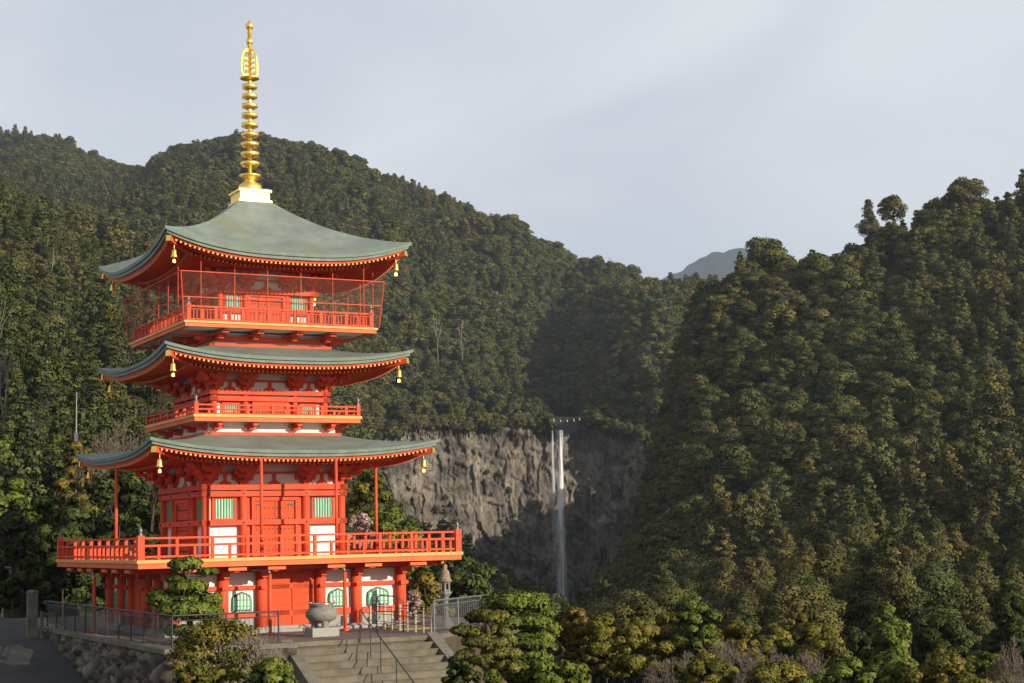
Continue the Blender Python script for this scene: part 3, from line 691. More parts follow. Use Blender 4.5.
# near ground, from the viewer to the plaza
def near_z(x, y):
    xl, yl = WL((x, y, 0))
    z = -3.4 - .6 * np.clip(xl - 3, 0, 8) * .5
    return z
gx = np.linspace(-70, 60, 90); gy = np.linspace(-30, 64, 70)
GX, GY = np.meshgrid(gx, gy, indexing='ij'); GZ = np.zeros_like(GX)
for i in range(GX.shape[0]):
    for j in range(GX.shape[1]):
        xl, yl = WL((GX[i, j], GY[i, j], 0))
        z = -3.0 - .35 * max(0, min(xl - 3, 10))
        if GY[i, j] < 20: z += (1.55 - z) * min(1, (20 - GY[i, j]) / 14)       # the terrace the viewer stands on
        GZ[i, j] = z
GZ += .12 * fbm(GX / 2.5, GY / 2.5, 0, 3, 9)
zj = theight((GX / np.maximum(GY, 5)) * FPX + 512, np.maximum(GY, 60.)) ; wj = np.clip((GY - 54) / 8, 0, 1); GZ = GZ * (1 - wj) + zj * wj - .05
link('ground', np_mesh('ground', np.stack([GX, GY, GZ], -1).reshape(-1, 3), grid_faces(90, 70), EARTH, True), kind='structure', label='bare earth and undergrowth around the plaza')
# far blue ridge
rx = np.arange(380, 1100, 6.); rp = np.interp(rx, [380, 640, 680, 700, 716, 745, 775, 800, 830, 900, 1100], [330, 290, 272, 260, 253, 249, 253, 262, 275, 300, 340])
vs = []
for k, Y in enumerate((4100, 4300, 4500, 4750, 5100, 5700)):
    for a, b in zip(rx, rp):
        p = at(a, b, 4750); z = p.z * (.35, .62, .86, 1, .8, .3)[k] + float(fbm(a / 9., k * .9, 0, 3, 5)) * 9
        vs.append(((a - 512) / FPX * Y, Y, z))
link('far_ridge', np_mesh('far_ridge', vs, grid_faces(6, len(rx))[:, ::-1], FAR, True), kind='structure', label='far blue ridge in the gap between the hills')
# ------------------------------------------------------------------ cliff and waterfall
cpx = np.arange(352, 676, .8); nz_ = 130
top = np.interp(cpx, [352, 368, 400, 450, 500, 545, 551, 553, 577, 580, 600, 630, 655, 676], [452, 438, 430, 427, 424, 426, 428, 434, 434, 427, 424, 432, 452, 480])
bot = np.interp(cpx, [352, 400, 480, 535, 570, 620, 676], [590, 600, 625, 645, 655, 645, 630])
cY = np.interp(cpx, [352, 380, 430, 480, 535, 556, 575, 590, 620, 655, 676], [656, 662, 676, 688, 698, 702, 702, 699, 691, 678, 668])
ztop = np.array([at(a, b, y).z for a, b, y in zip(cpx, top, cY)]) + np.where((cpx > 548) & (cpx < 582), 0, 1.6 * fbm(cpx / 11, 0 * cpx, 0, 3, 81)); zbot = np.array([at(a, b, y).z for a, b, y in zip(cpx, bot, cY)])
q = np.linspace(0, 1, nz_)[None, :]
CZ = zbot[:, None] + (ztop - zbot)[:, None] * q; CX0 = ((cpx - 512) / FPX * cY)[:, None] + 0 * q
CXs = CX0
wx = CX0 + 2.5 * fbm(CX0 / 7, CZ / 9, 0, 3, 60); wz = CZ + .45 * CX0 + 5 * fbm(CX0 / 22, CZ / 14, 2, 3, 66)
blk = fbm(np.floor(wx / 3.4) * 7.3, np.floor(wz / 8 + .37 * np.floor(wx / 3.4)) * 3.7, 0, 2, 63) * 1.5 + fbm(np.floor(wx / 1.3) * 5.1, np.floor(wz / 3.1 + .61 * np.floor(wx / 1.3)) * 2.9, 0, 2, 64) * .8
d = blk + fbm(wx / 2.6, CZ / 16, 0, 4, 21) * 1.0 + fbm(CX0 / 9, CZ / 11, 3., 5, 31) * 1.9 + fbm(CX0 / 1.6, CZ / 1.6, 1., 3, 41) * .45
saw = (wz / 13.) % 1.0; d += np.where(saw < .78, saw * 1.9, (1 - saw) / .22 * .78 * 1.9) * (.6 + .8 * vnoise(CX0 / 15, CZ / 20, 0, 71))
d -= 6.5 * q - 2
d += 3.2 * np.exp(-((CX0 - 19.8) / 4.0) ** 2) * 1.0                              # the fall sits in a groove
CYs = cY[:, None] + d * 1.0 * -1 + 8 * 0
CYs = cY[:, None] - 1.5 - d * .8 - (1 - q) * 1 + 4 * q
vs = np.stack([CXs * CYs / cY[:, None], CYs, CZ], -1)
cap = vs[:, -1:, :].copy(); cap[:, :, 1] += 16; cap[:, :, 2] += 1.5
vs_cliff = vs; vs = np.concatenate([vs, cap], 1)
link('cliff', np_mesh('cliff', vs.reshape(-1, 3), grid_faces(len(cpx), nz_ + 1), CLIFF, False), kind='structure', label='sheer grey-brown rock cliff behind the waterfall')
# waterfall: strands of falling water, clear of the rock
def strand(pxs, w0, w1, a0, a1, Y0, seed, yt=430., yb=622.):
    n = 70; vs = []; at_ = []; fs = []
    for i in range(n + 1):
        t_ = i / n; py = yt + (yb - yt) * t_; px = np.interp(t_, [0, .5, 1], pxs); w = w0 + (w1 - w0) * t_ ** .8
        for k in range(5):
            s = k / 2 - 1
            Yk = Y0 - 4.5 * t_ - .9 * (1 - s * s) - 1.0 * math.sqrt(t_)
            p = at(px + s * w + .5 * float(fbm(t_ * 9, seed + k * .3, 0, 3, 3)), py, Yk); vs.append(p[:])
            at_.append((a0 + (a1 - a0) * t_) * (1 - .85 * s * s) * min(1, (1.02 - t_) * 6) * min(1, .45 + 8 * t_))
    for i in range(n):
        for k in range(4): a = i * 5 + k; fs.append((a, a + 1, a + 6, a + 5))
    return vs, fs, at_
va, fa, aa = [], [], []
for args in (((552.0, 554, 560), 1.6, 3.2, .9, .45, 692, 1), ((560.5, 561, 563.5), 2.5, 4.8, 1.15, 1.0, 691.4, 2), ((557, 559.5, 563.5), 3.0, 8, .22, .5, 692.6, 3)):
    v, f, a = strand(*args); b = len(va); va += v; fa += [tuple(b + i for i in g) for g in f]; aa += a
link('waterfall', np_mesh('waterfall', va, fa, WATER, True, aa), kind='structure', label='tall thin white waterfall dropping in two strands down the cliff')
# wet channel behind the lip, its deep shadow painted as near-black rock
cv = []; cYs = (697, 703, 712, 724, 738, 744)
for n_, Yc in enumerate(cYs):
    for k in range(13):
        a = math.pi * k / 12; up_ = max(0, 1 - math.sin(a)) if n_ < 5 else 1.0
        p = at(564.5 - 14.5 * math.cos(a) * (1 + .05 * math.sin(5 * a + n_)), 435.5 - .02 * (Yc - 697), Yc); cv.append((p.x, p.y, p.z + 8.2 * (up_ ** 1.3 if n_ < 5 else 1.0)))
link('river_channel', np_mesh('river_channel', cv, grid_faces(6, 13), SHADOWROCK, True), kind='structure', label='wet rock channel at the lip of the waterfall, coloured near-black for its shadow')
# sacred rope over the lip
rp0, rp1 = at(549, 417, 686), at(582, 416.5, 686)
mb = MB(); P = [rp0.lerp(rp1, t_) + Vector((0, 0, -1.0 * 4 * t_ * (1 - t_))) for t_ in np.linspace(0, 1, 13)]; mb.tube(P, .3, 6)
rope = mb.build('sacred_rope', ROPE, label='thick straw rope with white paper streamers hung across the lip of the waterfall', cat='rope')
for t_ in (.14, .35, .55, .75, .92):
    p = rp0.lerp(rp1, t_) + Vector((0, -.1, -4 * t_ * (1 - t_)))
    z = MB()
    for i in range(3): z.box(p.x - .2 + .1 * i, p.x + .04 + .1 * i, p.y - .03, p.y + .03, p.z - .42 * (i + 1), p.z - .42 * i)
    z.build('paper_streamer', PAPER, rope)
# ------------------------------------------------------------------ plaza
PPOLY = [(2.5, -11.2), (-2.42, -11.2), (-2.42, -11.62), (-3.13, -11.62), (-6.63, -11.5), (-6.73, 7), (-6.5, 16), (9, 16), (8.6, -6.6), (6.15, -8.1), (3.4, -10.9), (2.5, -11.0)]
PPOLY = [(-2.42, -11.2), (-2.42, -11.62), (-3.13, -11.62), (-6.63, -11.5), (-6.73, 7), (-6.5, 16), (9, 16), (8.6, -6.6), (6.15, -8.1), (3.3, -10.75), (2.52, -11.2)][::-1]
mb = MB(); mb.slab(PPOLY, -.4, G)
o = mb.build('plaza', PAVING, kind='structure', label='cobbled stone plaza around the pagoda'); o.location = PAG; o.rotation_euler.z = PSI
mb = MB(); mb.slab(PPOLY, -7, -.401); o = mb.build('plaza_base', EARTH, kind='structure', label='raised earth terrace under the plaza'); o.location = PAG; o.rotation_euler.z = PSI
def place(o): o.location = PAG; o.rotation_euler.z = PSI; return o
# dry grass strip by the right fence
place(MB().box(3.1, 6.2, -7.6, -5.2, G, G + .05).build('grass_strip', DRYGRASS, kind='structure', label='strip of dry grass inside the right fence'))
# ---- stairs
mb = MB()
for k in range(1, 16):
    z = G - .205 * k; y1 = -11.2 - .42 * (k - 1); y0 = y1 - .45
    mb.box(-2.42, 2.52, y0, y1 + .0 if k > 1 else y1 - .002, z - .6, z)
    mb.box(-2.42, 2.52, y0 - .02, y0 + .10, z + .002, z + .022)
stairs = place(mb.build('stone_stairs', STEPSTONE, label='broad worn stone steps climbing to the pagoda plaza', cat='stairs'))
for x in (-2.62, 2.72):
    s = MB(); s.prism([(-11.1, G + .1), (-11.1, -1.2), (-17.6, -4.4), (-17.6, G + .12 - .205 * 6.4 / .42)], -.19, .19, Matrix.Translation((x, 0, 0)) @ Matrix.Rotation(math.pi / 2, 4, 'Z'))
    s.build('side_kerb', STRINGER, stairs)
# top landing kerb
MB().box(-2.42, 2.52, -11.24, -10.9, -.39, G + .012).build('landing_kerb', STEPSTONE, stairs)
# ---- handrail on the steps
hr = MB(); x = -.05
P = [(x, -11.35, G + .95)] + [(x, -11.35 - .42 * k, G + .95 - .205 * k) for k in (1, 4, 8, 13)]
hr.tube([(x, -11.30, G - .1), (x, -11.30, G + .93), (x, -11.42, G + .97)] + P[1:], .022, 6)
for k in (2, 4, 7, 10): hr.tube([(x, -11.35 - .42 * k, G - .205 * k - .2), (x, -11.35 - .42 * k, G + .95 - .205 * k)], .02, 6)
place(hr.build('stair_handrail', DARK, label='thin black handrail running down the middle of the stone steps', cat='handrail'))
# ---- rubble retaining wall
def rubble(path, ztops, zbots, name, stone=.5, batter=.12, dep=.26):
    P = np.array(path, float); L = np.concatenate([[0], np.cumsum(np.hypot(*np.diff(P, axis=0).T))]); tot = L[-1]
    n = int(tot / .09); m = 40; u = np.linspace(0, tot, n)
    px = np.interp(u, L, P[:, 0]); py = np.interp(u, L, P[:, 1]); zt = np.interp(u, L, ztops); zb = np.interp(u, L, zbots)
    tx = np.gradient(px); ty = np.gradient(py); ln = np.hypot(tx, ty); nx, ny = ty / ln, -tx / ln
    Vv = zb[:, None] + (zt - zb)[:, None] * np.linspace(0, 1, m)[None, :]; Uu = np.repeat(u[:, None], m, 1)
    r = np.random.default_rng(3); ns = int(tot * 5 / stone ** 2 * 1.2); sx = r.uniform(-.5, tot + .5, ns); sz = r.uniform(zb.min() - .3, zt.max() + .3, ns)
    D = np.hypot(Uu.ravel()[:, None] - sx[None], 1.15 * (Vv.ravel()[:, None] - sz[None])); idx = np.argpartition(D, 1, 1)[:, :2]
    d1 = np.take_along_axis(D, idx, 1); d1.sort(1); near = D.argmin(1)
    bul = np.clip((d1[:, 1] - d1[:, 0]) / (stone * .7), 0, 1) ** .6; tint = r.uniform(0, 1, ns)[near]
    hgt = (bul * dep * (.5 + r.uniform(0, 1, ns)[near])).reshape(Uu.shape) + .04 * fbm(Uu * 4, Vv * 4, 0, 3, 5)
    off = hgt + batter * (zt[:, None] - Vv)
    X = px[:, None] + nx[:, None] * off; Y = py[:, None] + ny[:, None] * off
    return place(link(name, np_mesh(name, np.stack([X, Y, Vv], -1).reshape(-1, 3), grid_faces(n, m), RUBBLE, False, tint * .75 * (.4 + .6 * bul)), label='rough rubble stone retaining wall holding up the plaza beside the road', cat='wall'))
rw = rubble([(-6.80, 7.5), (-6.72, -11.66), (-2.6, -11.76)], [-.36, -.36, -.36], [-.9, -3.2, -3.4], 'retaining_wall')
cp_ = MB(); cp_.box(-6.95, -6.45, -11.9, 7.4, -.36, -.2); cp_.box(-6.45, -2.7, -11.9, -11.4, -.36, -.204); cp_.build('coping', STRINGER, rw)
# ---- road
mb = MB(); prof = [(30, .3), (20, .02), (12, -.25), (6, -.5), (3, -.85), (0, -1.45), (-4, -2.35), (-8, -2.85), (-14, -3.1), (-30, -3.2)]
vs = []; fs = []
for y, z in prof:
    for x in (-5.9, -9, -13, -22): vs.append((x - (2.0 if y > 14 else 0), y, z + (.0 if x > -9 else .15)))
for i in range(len(prof) - 1):
    for k in range(3): a = i * 4 + k; fs.append((a, a + 1, a + 5, a + 4))
mb.add(vs, [f[::-1] for f in fs], True)
place(mb.build('road', ASPHALT, kind='structure', label='narrow asphalt road climbing beside the retaining wall'))
kb = MB()
for (ya, za), (yb, zb2) in zip(prof, prof[1:]):
    kb.bar((-12.6 - (2 if ya > 14 else 0), ya, za + .2), (-12.6 - (2 if yb > 14 else 0), yb, zb2 + .2), .25, .2)
place(kb.build('road_kerb', STRINGER, kind='structure', label='low stone kerb on the far side of the road'))
# ---- stone gate post with a chain post
gp = MB(); gp.box(-7.74, -7.36, 4.85, 5.2, -.8, 1.22); gp.lathe([(.27, 0), (.27, .05), (.18, .12), (0, .14)], 4, (-7.55, 5.03, 1.22), Matrix.Identity(4), False); gp.box(-7.32, -7.2, 4.5, 4.6, -.8, .5)
place(gp.build('stone_post', STRINGER, label='square grey stone post at the roadside end of the wall', cat='post'))
# ---- fences
def fence(path, name, label, hgt=1.02, step=1.6, bars=.14, mid=True, net=None, m=GREY_METAL, z0=-.2, group=None):
    root = place(empty(name, label=label, cat='fence'))
    for a, b in zip(path, path[1:]):
        a = Vector((*a, z0)); b = Vector((*b, z0)); n = max(1, round((b - a).length / step))
        for i in range(n + (1 if b.xy == Vector(path[-1]) else 0)):
            p = a.lerp(b, i / n); MB().tube([p, p + Vector((0, 0, hgt))], .03, 6).build('fence_post', m, root)
        r = MB(); r.tube([a + Vector((0, 0, hgt)), b + Vector((0, 0, hgt))], .035, 6)
        if mid: r.tube([a + Vector((0, 0, hgt - .16)), b + Vector((0, 0, hgt - .16))], .018, 6); r.tube([a + Vector((0, 0, .12)), b + Vector((0, 0, .12))], .018, 6)
        r.build('fence_rail', m, root)
        if bars:
            q = MB(); k = int((b - a).length / bars)
            for i in range(1, k): p = a.lerp(b, i / k); q.tube([p + Vector((0, 0, .12)), p + Vector((0, 0, hgt - .16))], .007, 4, False)
            q.build('fence_bars', m, root)
        if net: MB().add([a + Vector((0, 0, .1)), b + Vector((0, 0, .1)), b + Vector((0, 0, hgt)), a + Vector((0, 0, hgt))], [(0, 1, 2, 3)]).build('fence_netting', net, root)
    return root
fence([(-6.6, 6.6), (-6.6, -11.5)], 'netted_fence', 'dark netted metal fence on top of the rubble wall left of the pagoda', net=NET2, m=DARK)
fence([(-6.6, -11.52), (-3.05, -11.56)], 'railing_fence', 'dark open railing fence on the plaza edge between the pine and the steps', m=DARK)
fence([(3.05, -10.6), (6.15, -8.1), (8.4, -6.6)], 'wire_fence', 'grey wire fence right of the steps beside the stone lantern', hgt=1.1, net=NET2, bars=.16)
root = place(empty('bamboo_fence', label='low fence of pale bamboo stakes and black wires right of the pagoda', cat='fence'))
for i in range(9):
    y = -5.0 - 5.5 * i / 8; MB().tube([(3.0, y, G), (3.02, y + .02, G + .85 + .1 * (i % 3))], .035 if i % 2 else .05, 7).build('stake', BAMBOO, root)
wr = MB()
for z in (.28, .55, .82): wr.tube([(2.95, -5.0, G + z), (2.95, -10.5, G + z)], .012, 5)
wr.build('wire', DARK, root)
hp = MB(); hp.tube([(1.9, -8.2, G), (1.9, -8.2, G + 1.2), (2.0, -8.25, G + 1.32), (2.5, -8.6, G + 1.28), (2.7, -8.75, G + 1.1), (2.7, -8.75, G)], .024, 7)
hp.tube([(2.7, -8.75, G + .95), (2.95, -10.4, G + .9)], .02, 6); hp.tube([(1.9, -8.2, G + .75), (2.7, -8.75, G + .75)], .018, 6)
place(hp.build('hoop_rail', DARK, label='black hooped pipe rail standing on the plaza beside the bamboo stakes', cat='rail'))
# ---- pipes standing before the ground storey
for lab, x, y, zt, ex in (('thin red standpipe with a bent grey head in front of the right-hand cusped window', 1.55, -6.05, 2.02, -.5), ('thin red standpipe with a bent grey head left of the plank door', -1.38, -6.05, 2.02, -.5), ('red standpipe in the shade by the left side of the pagoda', -6.15, .5, 2.0, .4)):
    rt_ = place(empty('standpipe', label=lab, cat='pipe', group='standpipes around the pagoda'))
    cyl(MB(), x, y, -.4, zt - .12, .07, 10).build('pipe', RED, rt_); cyl(MB(), x, y, -.3, -.18, .16, 10).build('foot', RED, rt_)
    MB().tube([(x, y, zt - .12), (x, y, zt - .02), (x - .06, y + .05, zt + .04), (x + ex * .55, y + .3, zt + .06), (x + ex, y + .5, zt + .09)], .05, 8).build('bent_head', GREY_METAL, rt_)
# ---- incense burner
bl = onz(325, 636.5, G); bx_, by_ = WL(bl)
ib = empty('incense_burner', LW(bx_, by_ + .3, G), PSI, label='round stone incense burner on a square block in front of the pagoda', cat='incense burner')
MB().box(-.62, .62, -.5, .5, 0, .40).build('base_block', STONE_W, ib)
for a in range(3):
    t_ = a * 2.094 + .5; MB().lathe([(.16, .39), (.13, .55), (.2, .78)], 10, (.34 * math.cos(t_), .34 * math.sin(t_), 0)).build('leg', STONE, ib)
MB().lathe([(0, .62), (.3, .62), (.58, .74), (.72, .95), (.70, 1.14), (.55, 1.28), (.46, 1.32), (.46, 1.38), (.56, 1.42), (.54, 1.46), (.42, 1.46), (.38, 1.2), (0, 1.15)], 28).build('bowl', STONE, ib)
rm = MB(); rm.lathe([(.43, 1.455), (.56, 1.47), (.55, 1.52), (.43, 1.50), (.43, 1.455)], 24); rm.build('metal_rim', mat('bright_metal', (.55, .55, .52), .3, .5, .9), ib)
for s in (-1, 1): MB().tube([(s * .5, 0, 1.45), (s * .6, 0, 1.5), (s * .6, 0, 1.57), (s * .5, 0, 1.54)], .045, 7).build('handle', bpy.data.materials['bright_metal'], ib)
ib.scale = (.8, .8, .76)
# ---- stone lantern
lp = onz(446, 628, G); lx, ly = WL(lp)
ln = empty('stone_lantern', LW(lx, ly, G), PSI, label='old stone lantern with a tan cap behind the wire fence right of the pagoda', cat='lantern')
MB().lathe([(0, 0), (.45, 0), (.45, .2), (.3, .3), (.26, .42), (0, .42)], 6, smooth=False).build('base', STONE, ln)
MB().lathe([(.17, .4), (.14, .6), (.13, 1.2), (.16, 1.38)], 14).build('shaft', STONE, ln)
MB().lathe([(0, 1.36), (.2, 1.38), (.34, 1.52), (.34, 1.6), (0, 1.6)], 6, smooth=False).build('platform', STONE, ln)
fb = MB()
for k in range(6):
    t_ = k * math.pi / 3; fb.tube([(.2 * math.cos(t_), .2 * math.sin(t_), 1.6), (.2 * math.cos(t_), .2 * math.sin(t_), 2.02)], .055, 6)
fb.lathe([(0, 1.6), (.2, 1.6), (.2, 1.69), (0, 1.69)], 6); fb.lathe([(0, 1.94), (.21, 1.94), (.21, 2.02), (0, 2.02)], 6); fb.build('fire_box', STONE, ln)
MB().lathe([(0, 2.0), (.31, 2.02), (.32, 2.08), (.25, 2.2), (.21, 2.42), (.18, 2.52), (.09, 2.56), (.11, 2.66), (.1, 2.78), (0, 2.8)], 12).build('cap', TANSTONE, ln)
ln.scale = (.78, .78, .84)
# ---- mast on the hillside
mp_ = at(76, 450, 118); mb = MB(); mb.tube([mp_ + Vector((0, 0, -4)), mp_ + Vector((0, 0, 2.1)), mp_ + Vector((0, 0, 4.2))], [.07, .06, .03], 6)
mb.box(mp_.x - .12, mp_.x + .12, mp_.y - .1, mp_.y + .1, mp_.z + .6, mp_.z + 1.2)
mb.build('mast', GREY_METAL, label='slim grey metal mast rising from the trees left of the pagoda', cat='mast')

# ------------------------------------------------------------------ plants
def leaves(clumps, n, leaf, r, aspect=1.5, flat=.55, tintjit=.13, lo=.6, fill=.35):
    """leaf-sized quads on and in a set of ellipsoidal clumps: (x,y,z,rx,ry,rz,tint)"""
    C = np.array(clumps, float); w = (C[:, 3] * C[:, 4] + C[:, 3] * C[:, 5] * 2) ; w = w / w.sum()
    k = r.choice(len(C), n, p=w); d = r.normal(size=(n, 3)); d /= np.linalg.norm(d, axis=1, keepdims=True)
    d[:, 2] = np.where(r.random(n) < flat, np.abs(d[:, 2]), d[:, 2])
    rad = np.where(r.random(n) < fill, r.uniform(lo * .5, 1, n), r.uniform(.82, 1.1, n))
    p = C[k, :3] + d * C[k, 3:6] * rad[:, None]
    nn = d / C[k, 3:6]; nn /= np.linalg.norm(nn, axis=1, keepdims=True)
    nn = nn * .8 + r.normal(size=(n, 3)) * .5 + np.array([0, 0, .25]); nn /= np.linalg.norm(nn, axis=1, keepdims=True)
    a = np.cross(nn, r.normal(size=(n, 3))); a /= np.linalg.norm(a, axis=1, keepdims=True); b = np.cross(nn, a)
    s = leaf * r.uniform(.6, 1.35, n)[:, None]
    V = np.stack([p - a * s * aspect, p - b * s + nn * s * .15, p + a * s * aspect, p + b * s + nn * s * .15], 1).reshape(-1, 3)
    F = np.arange(4 * n).reshape(n, 4); t_ = np.clip(C[k, 6] + r.normal(0, tintjit, n), 0, 1)
    cd = p - np.array([0, 0, .3 * C[:, 2].max()]); cd /= np.linalg.norm(cd, axis=1, keepdims=True) + 1e-6
    sn = d / C[k, 3:6] * C[k, 3:4] * .95 + cd * .4 + r.normal(size=(n, 3)) * .18; sn /= np.linalg.norm(sn, axis=1, keepdims=True); NRM.append(np.repeat(sn, 4, 0))
    return V, F, np.repeat(t_, 4)
NRM = []
def nrm_for(V2):
    a = NRM[-1]; return np.concatenate([a, np.zeros((len(V2), 3))]) if V2 is not None else a
def tubes_np(segs, n=4):
    V = []; F = []
    for (a, b, ra, rb) in segs:
        a = np.array(a); b = np.array(b); d = b - a; d = d / (np.linalg.norm(d) + 1e-9); x = np.cross(d, [0, 0, 1.] if abs(d[2]) < .95 else [1., 0, 0]); x /= np.linalg.norm(x); y = np.cross(x, d); o = len(V)
        for q, rr in ((a, ra), (b, rb)):
            for k in range(n):
                t_ = 2 * math.pi * k / n; V.append(q + (x * math.cos(t_) + y * math.sin(t_)) * rr)
        for k in range(n): F.append((o + k, o + (k + 1) % n, o + n + (k + 1) % n, o + n + k))
    return np.array(V), np.array(F)
def branch(p, d, L, rad, depth, r, out, spread=.55, up=.12, ratio=.74, kids=(2, 3), segs=2):
    for i in range(segs):
        d2 = d + r.normal(size=3) * .14 + np.array([0, 0, up * .4]); d2 /= np.linalg.norm(d2); e = p + d2 * L / segs
        out.append((p, e, rad, rad * .8)); p, d, rad = e, d2, rad * .8
    if depth > 0:
        for k in range(r.integers(*kids) if kids[0] < kids[1] else kids[0]):
            d2 = d + r.normal(size=3) * spread + np.array([0, 0, up]); d2 /= np.linalg.norm(d2)
            branch(p, d2, L * ratio * r.uniform(.8, 1.15), rad * .68, depth - 1, r, out, spread, up, ratio, kids, segs)
def up(cols, k): return [tuple(c * k for c in q) for q in cols]
BROAD = leafmat('broadleaf_wood', up([(.046, .056, .018), (.070, .076, .020), (.054, .070, .024), (.088, .090, .024), (.068, .068, .022), (.105, .098, .026), (.086, .070, .028)], 1.2), tintamt=.4, trans=.06)
CEDAR = leafmat('cedar_wood', up([(.046, .058, .020), (.072, .076, .022), (.086, .082, .026), (.060, .070, .026), (.110, .092, .026), (.080, .066, .026)], 1.2), tintamt=.4, trans=.06)
DCED = leafmat('dark_cedar_wood', [(.048, .064, .020), (.064, .080, .022), (.082, .088, .024), (.054, .072, .024), (.10, .096, .026)], tintamt=.5, trans=.06)
def tree_mesh(name, cl, n, leaf, r, seg, m, asp, fl):
    V, F, t_ = leaves(cl, n, leaf, r, asp, fl); V2, F2 = tubes_np(seg, 5); N2 = V2 - V2.mean(0) * np.array([1, 1, 0]); N2[:, 2] = 0.01; N2 /= np.linalg.norm(N2, axis=1, keepdims=True) + 1e-6
    return np_mesh(name, np.concatenate([V, V2]), np.concatenate([F, F2 + len(V)]), [m, BARK], False, np.concatenate([t_, np.zeros(len(V2))]), np.concatenate([np.zeros(len(F)), np.ones(len(F2))]), np.concatenate([NRM[-1], N2]))
def broad_proto(seed, R, Hh, n, leaf):
    r = np.random.default_rng(seed); cl = []
    for i in range(17):
        t_ = i * 2.4 + r.normal() * .5; h = ((i + r.random()) / 17) ** .8; rr = R * math.sqrt(max(0, 1 - (h * .95) ** 2)) * r.uniform(.45, .85)
        s = R * r.uniform(.28, .48); cl.append((rr * math.cos(t_), rr * math.sin(t_), Hh * (.36 + .5 * h), s, s, s * r.uniform(.6, .8), r.uniform(.05, .95)))
    seg = [((0, 0, -2.5), (.2, .1, Hh * .5), .30, .2)] + [((.2, .1, Hh * .4), c[:3], .13, .06) for c in cl[:7]]
    return tree_mesh('broadleaf', cl, n, leaf, r, seg, BROAD, 1.3, .7)
def cedar_proto(seed, R, Hh, n, leaf, m=None):
    r = np.random.default_rng(seed); cl = []
    for i in range(26):
        h = (i + r.random()) / 26; rr = R * (1 - h) ** .75 * r.uniform(.35, .9); t_ = i * 2.4 + r.normal() * .4; s = R * (.22 + .34 * (1 - h)) * r.uniform(.8, 1.3)
        cl.append((rr * math.cos(t_), rr * math.sin(t_), Hh * (.24 + .73 * h), s, s, s * .62, r.uniform(.05, .95)))
    return tree_mesh('cedar', cl, n, leaf, r, [((0, 0, -2.5), (0, 0, Hh * .95), .32, .05)], m or CEDAR, 1.5, .6)
def bare_proto(seed, Hh, m=PALEBARK):
    r = np.random.default_rng(seed); out = []
    branch(np.array([0, 0, -1.5]), np.array([0, 0, 1.]), Hh * .42, .17, 5, r, out, .5, .15, .72, (2, 4), 2)
    V, F = tubes_np([(a, b, max(x * .8, .022), max(y * .8, .022)) for a, b, x, y in out], 3); return np_mesh('bare_tree', V, F, m)
protos = [broad_proto(11, 4.2, 9, 6500, .17), broad_proto(12, 3.6, 10, 6000, .16), broad_proto(13, 4.8, 9.5, 7500, .18), broad_proto(14, 3.4, 8, 5500, .16), broad_proto(15, 4.6, 11, 7500, .17),
          cedar_proto(21, 3.2, 14, 6000, .15), cedar_proto(22, 2.8, 12.5, 5500, .15), cedar_proto(23, 3.6, 15, 6500, .16),
          broad_proto(41, 4.2, 9, 2100, .27), broad_proto(42, 3.8, 10, 2000, .26), broad_proto(43, 4.8, 9.5, 2300, .28), broad_proto(44, 3.4, 8, 1800, .25), broad_proto(45, 4.6, 11, 2300, .28),
          cedar_proto(51, 3.0, 13, 2000, .24), cedar_proto(52, 3.2, 14, 2100, .24), bare_proto(31, 10, TWIG), bare_proto(32, 9, TWIG),
          broad_proto(61, 4.4, 9, 17000, .105), broad_proto(62, 4.0, 10, 16000, .10), broad_proto(63, 4.8, 10, 18000, .11), cedar_proto(64, 3.4, 13, 15000, .10),
          cedar_proto(71, 3.3, 13, 6500, .15, DCED), cedar_proto(72, 3.8, 12, 7000, .16, DCED), cedar_proto(73, 2.9, 14, 6000, .15, DCED)]
# scatter over the hillsides
def scatter():
    out = []
    for Y0, Y1, sp in ((110, 200, 4.5), (200, 300, 4.2), (300, 450, 4.2), (450, 720, 5.4), (720, 1400, 5.7)):
        n = int((Y1 ** 2 - Y0 ** 2) / 2 * (1720 / FPX) / sp ** 2 * 2.2)
        Y = np.sqrt(rng.uniform(Y0 ** 2, Y1 ** 2, n)); px = rng.uniform(-370, 1350, n); out.append(np.stack([px, Y], 1))
    P = np.concatenate(out); px, Y = P.T; z = theight(px, Y); x = (px - 512) / FPX * Y
    # steep rock carries no trees; nor does the space in front of the cliff
    cy = np.interp(px, cpx, cY); ct = np.interp(px, cpx, ztop); cb = np.interp(px, cpx, zbot)
    on = (px > 356) & (px < 634) & (Y > cy - 18) & (Y < cy + 9)
    on |= (px > 356) & (px < 660) & (Y > cy + 8) & (Y < cy + 40) & (z < ct - 1.5)
    on |= (px > 547) & (px < 584) & (Y > 560) & (Y < 815)
    on |= (Y < 122)
    # seen from about here? keep what rises near or above what stands before it
    vis = np.zeros(len(px), bool)
    ang = (TH + 11 - H) / YV[None, :]; run = np.maximum.accumulate((TH - H) / YV[None, :], 1)
    i = np.clip(((px - PXV[0]) / 5).astype(int), 0, len(PXV) - 1); j = np.clip(((np.log(Y) - YL[0]) / (YL[1] - YL[0])).astype(int), 0, len(YL) - 1)
    vis = (z + 14 - H) / Y > run[i, np.maximum(j - 2, 0)] - .012
    gy = (theight(px, Y * 1.012) - theight(px, Y * .988)) / (Y * .024); gx_ = (theight(px + 4, Y) - theight(px - 4, Y)) / (8 / FPX * Y); sf = np.clip(np.sqrt(1 + gy ** 2 + gx_ ** 2), 1, 2.2)
    k = ~on & vis & (rng.random(len(px)) < sf / 2.2)
    k &= ~((px > 545) & (px < 578) & (Y < 705) & (534 - (z + 11.5 - H) / Y * FPX < 614))
    return px[k], Y[k], x[k], z[k]
fpx, fY, fx, fz = scatter()
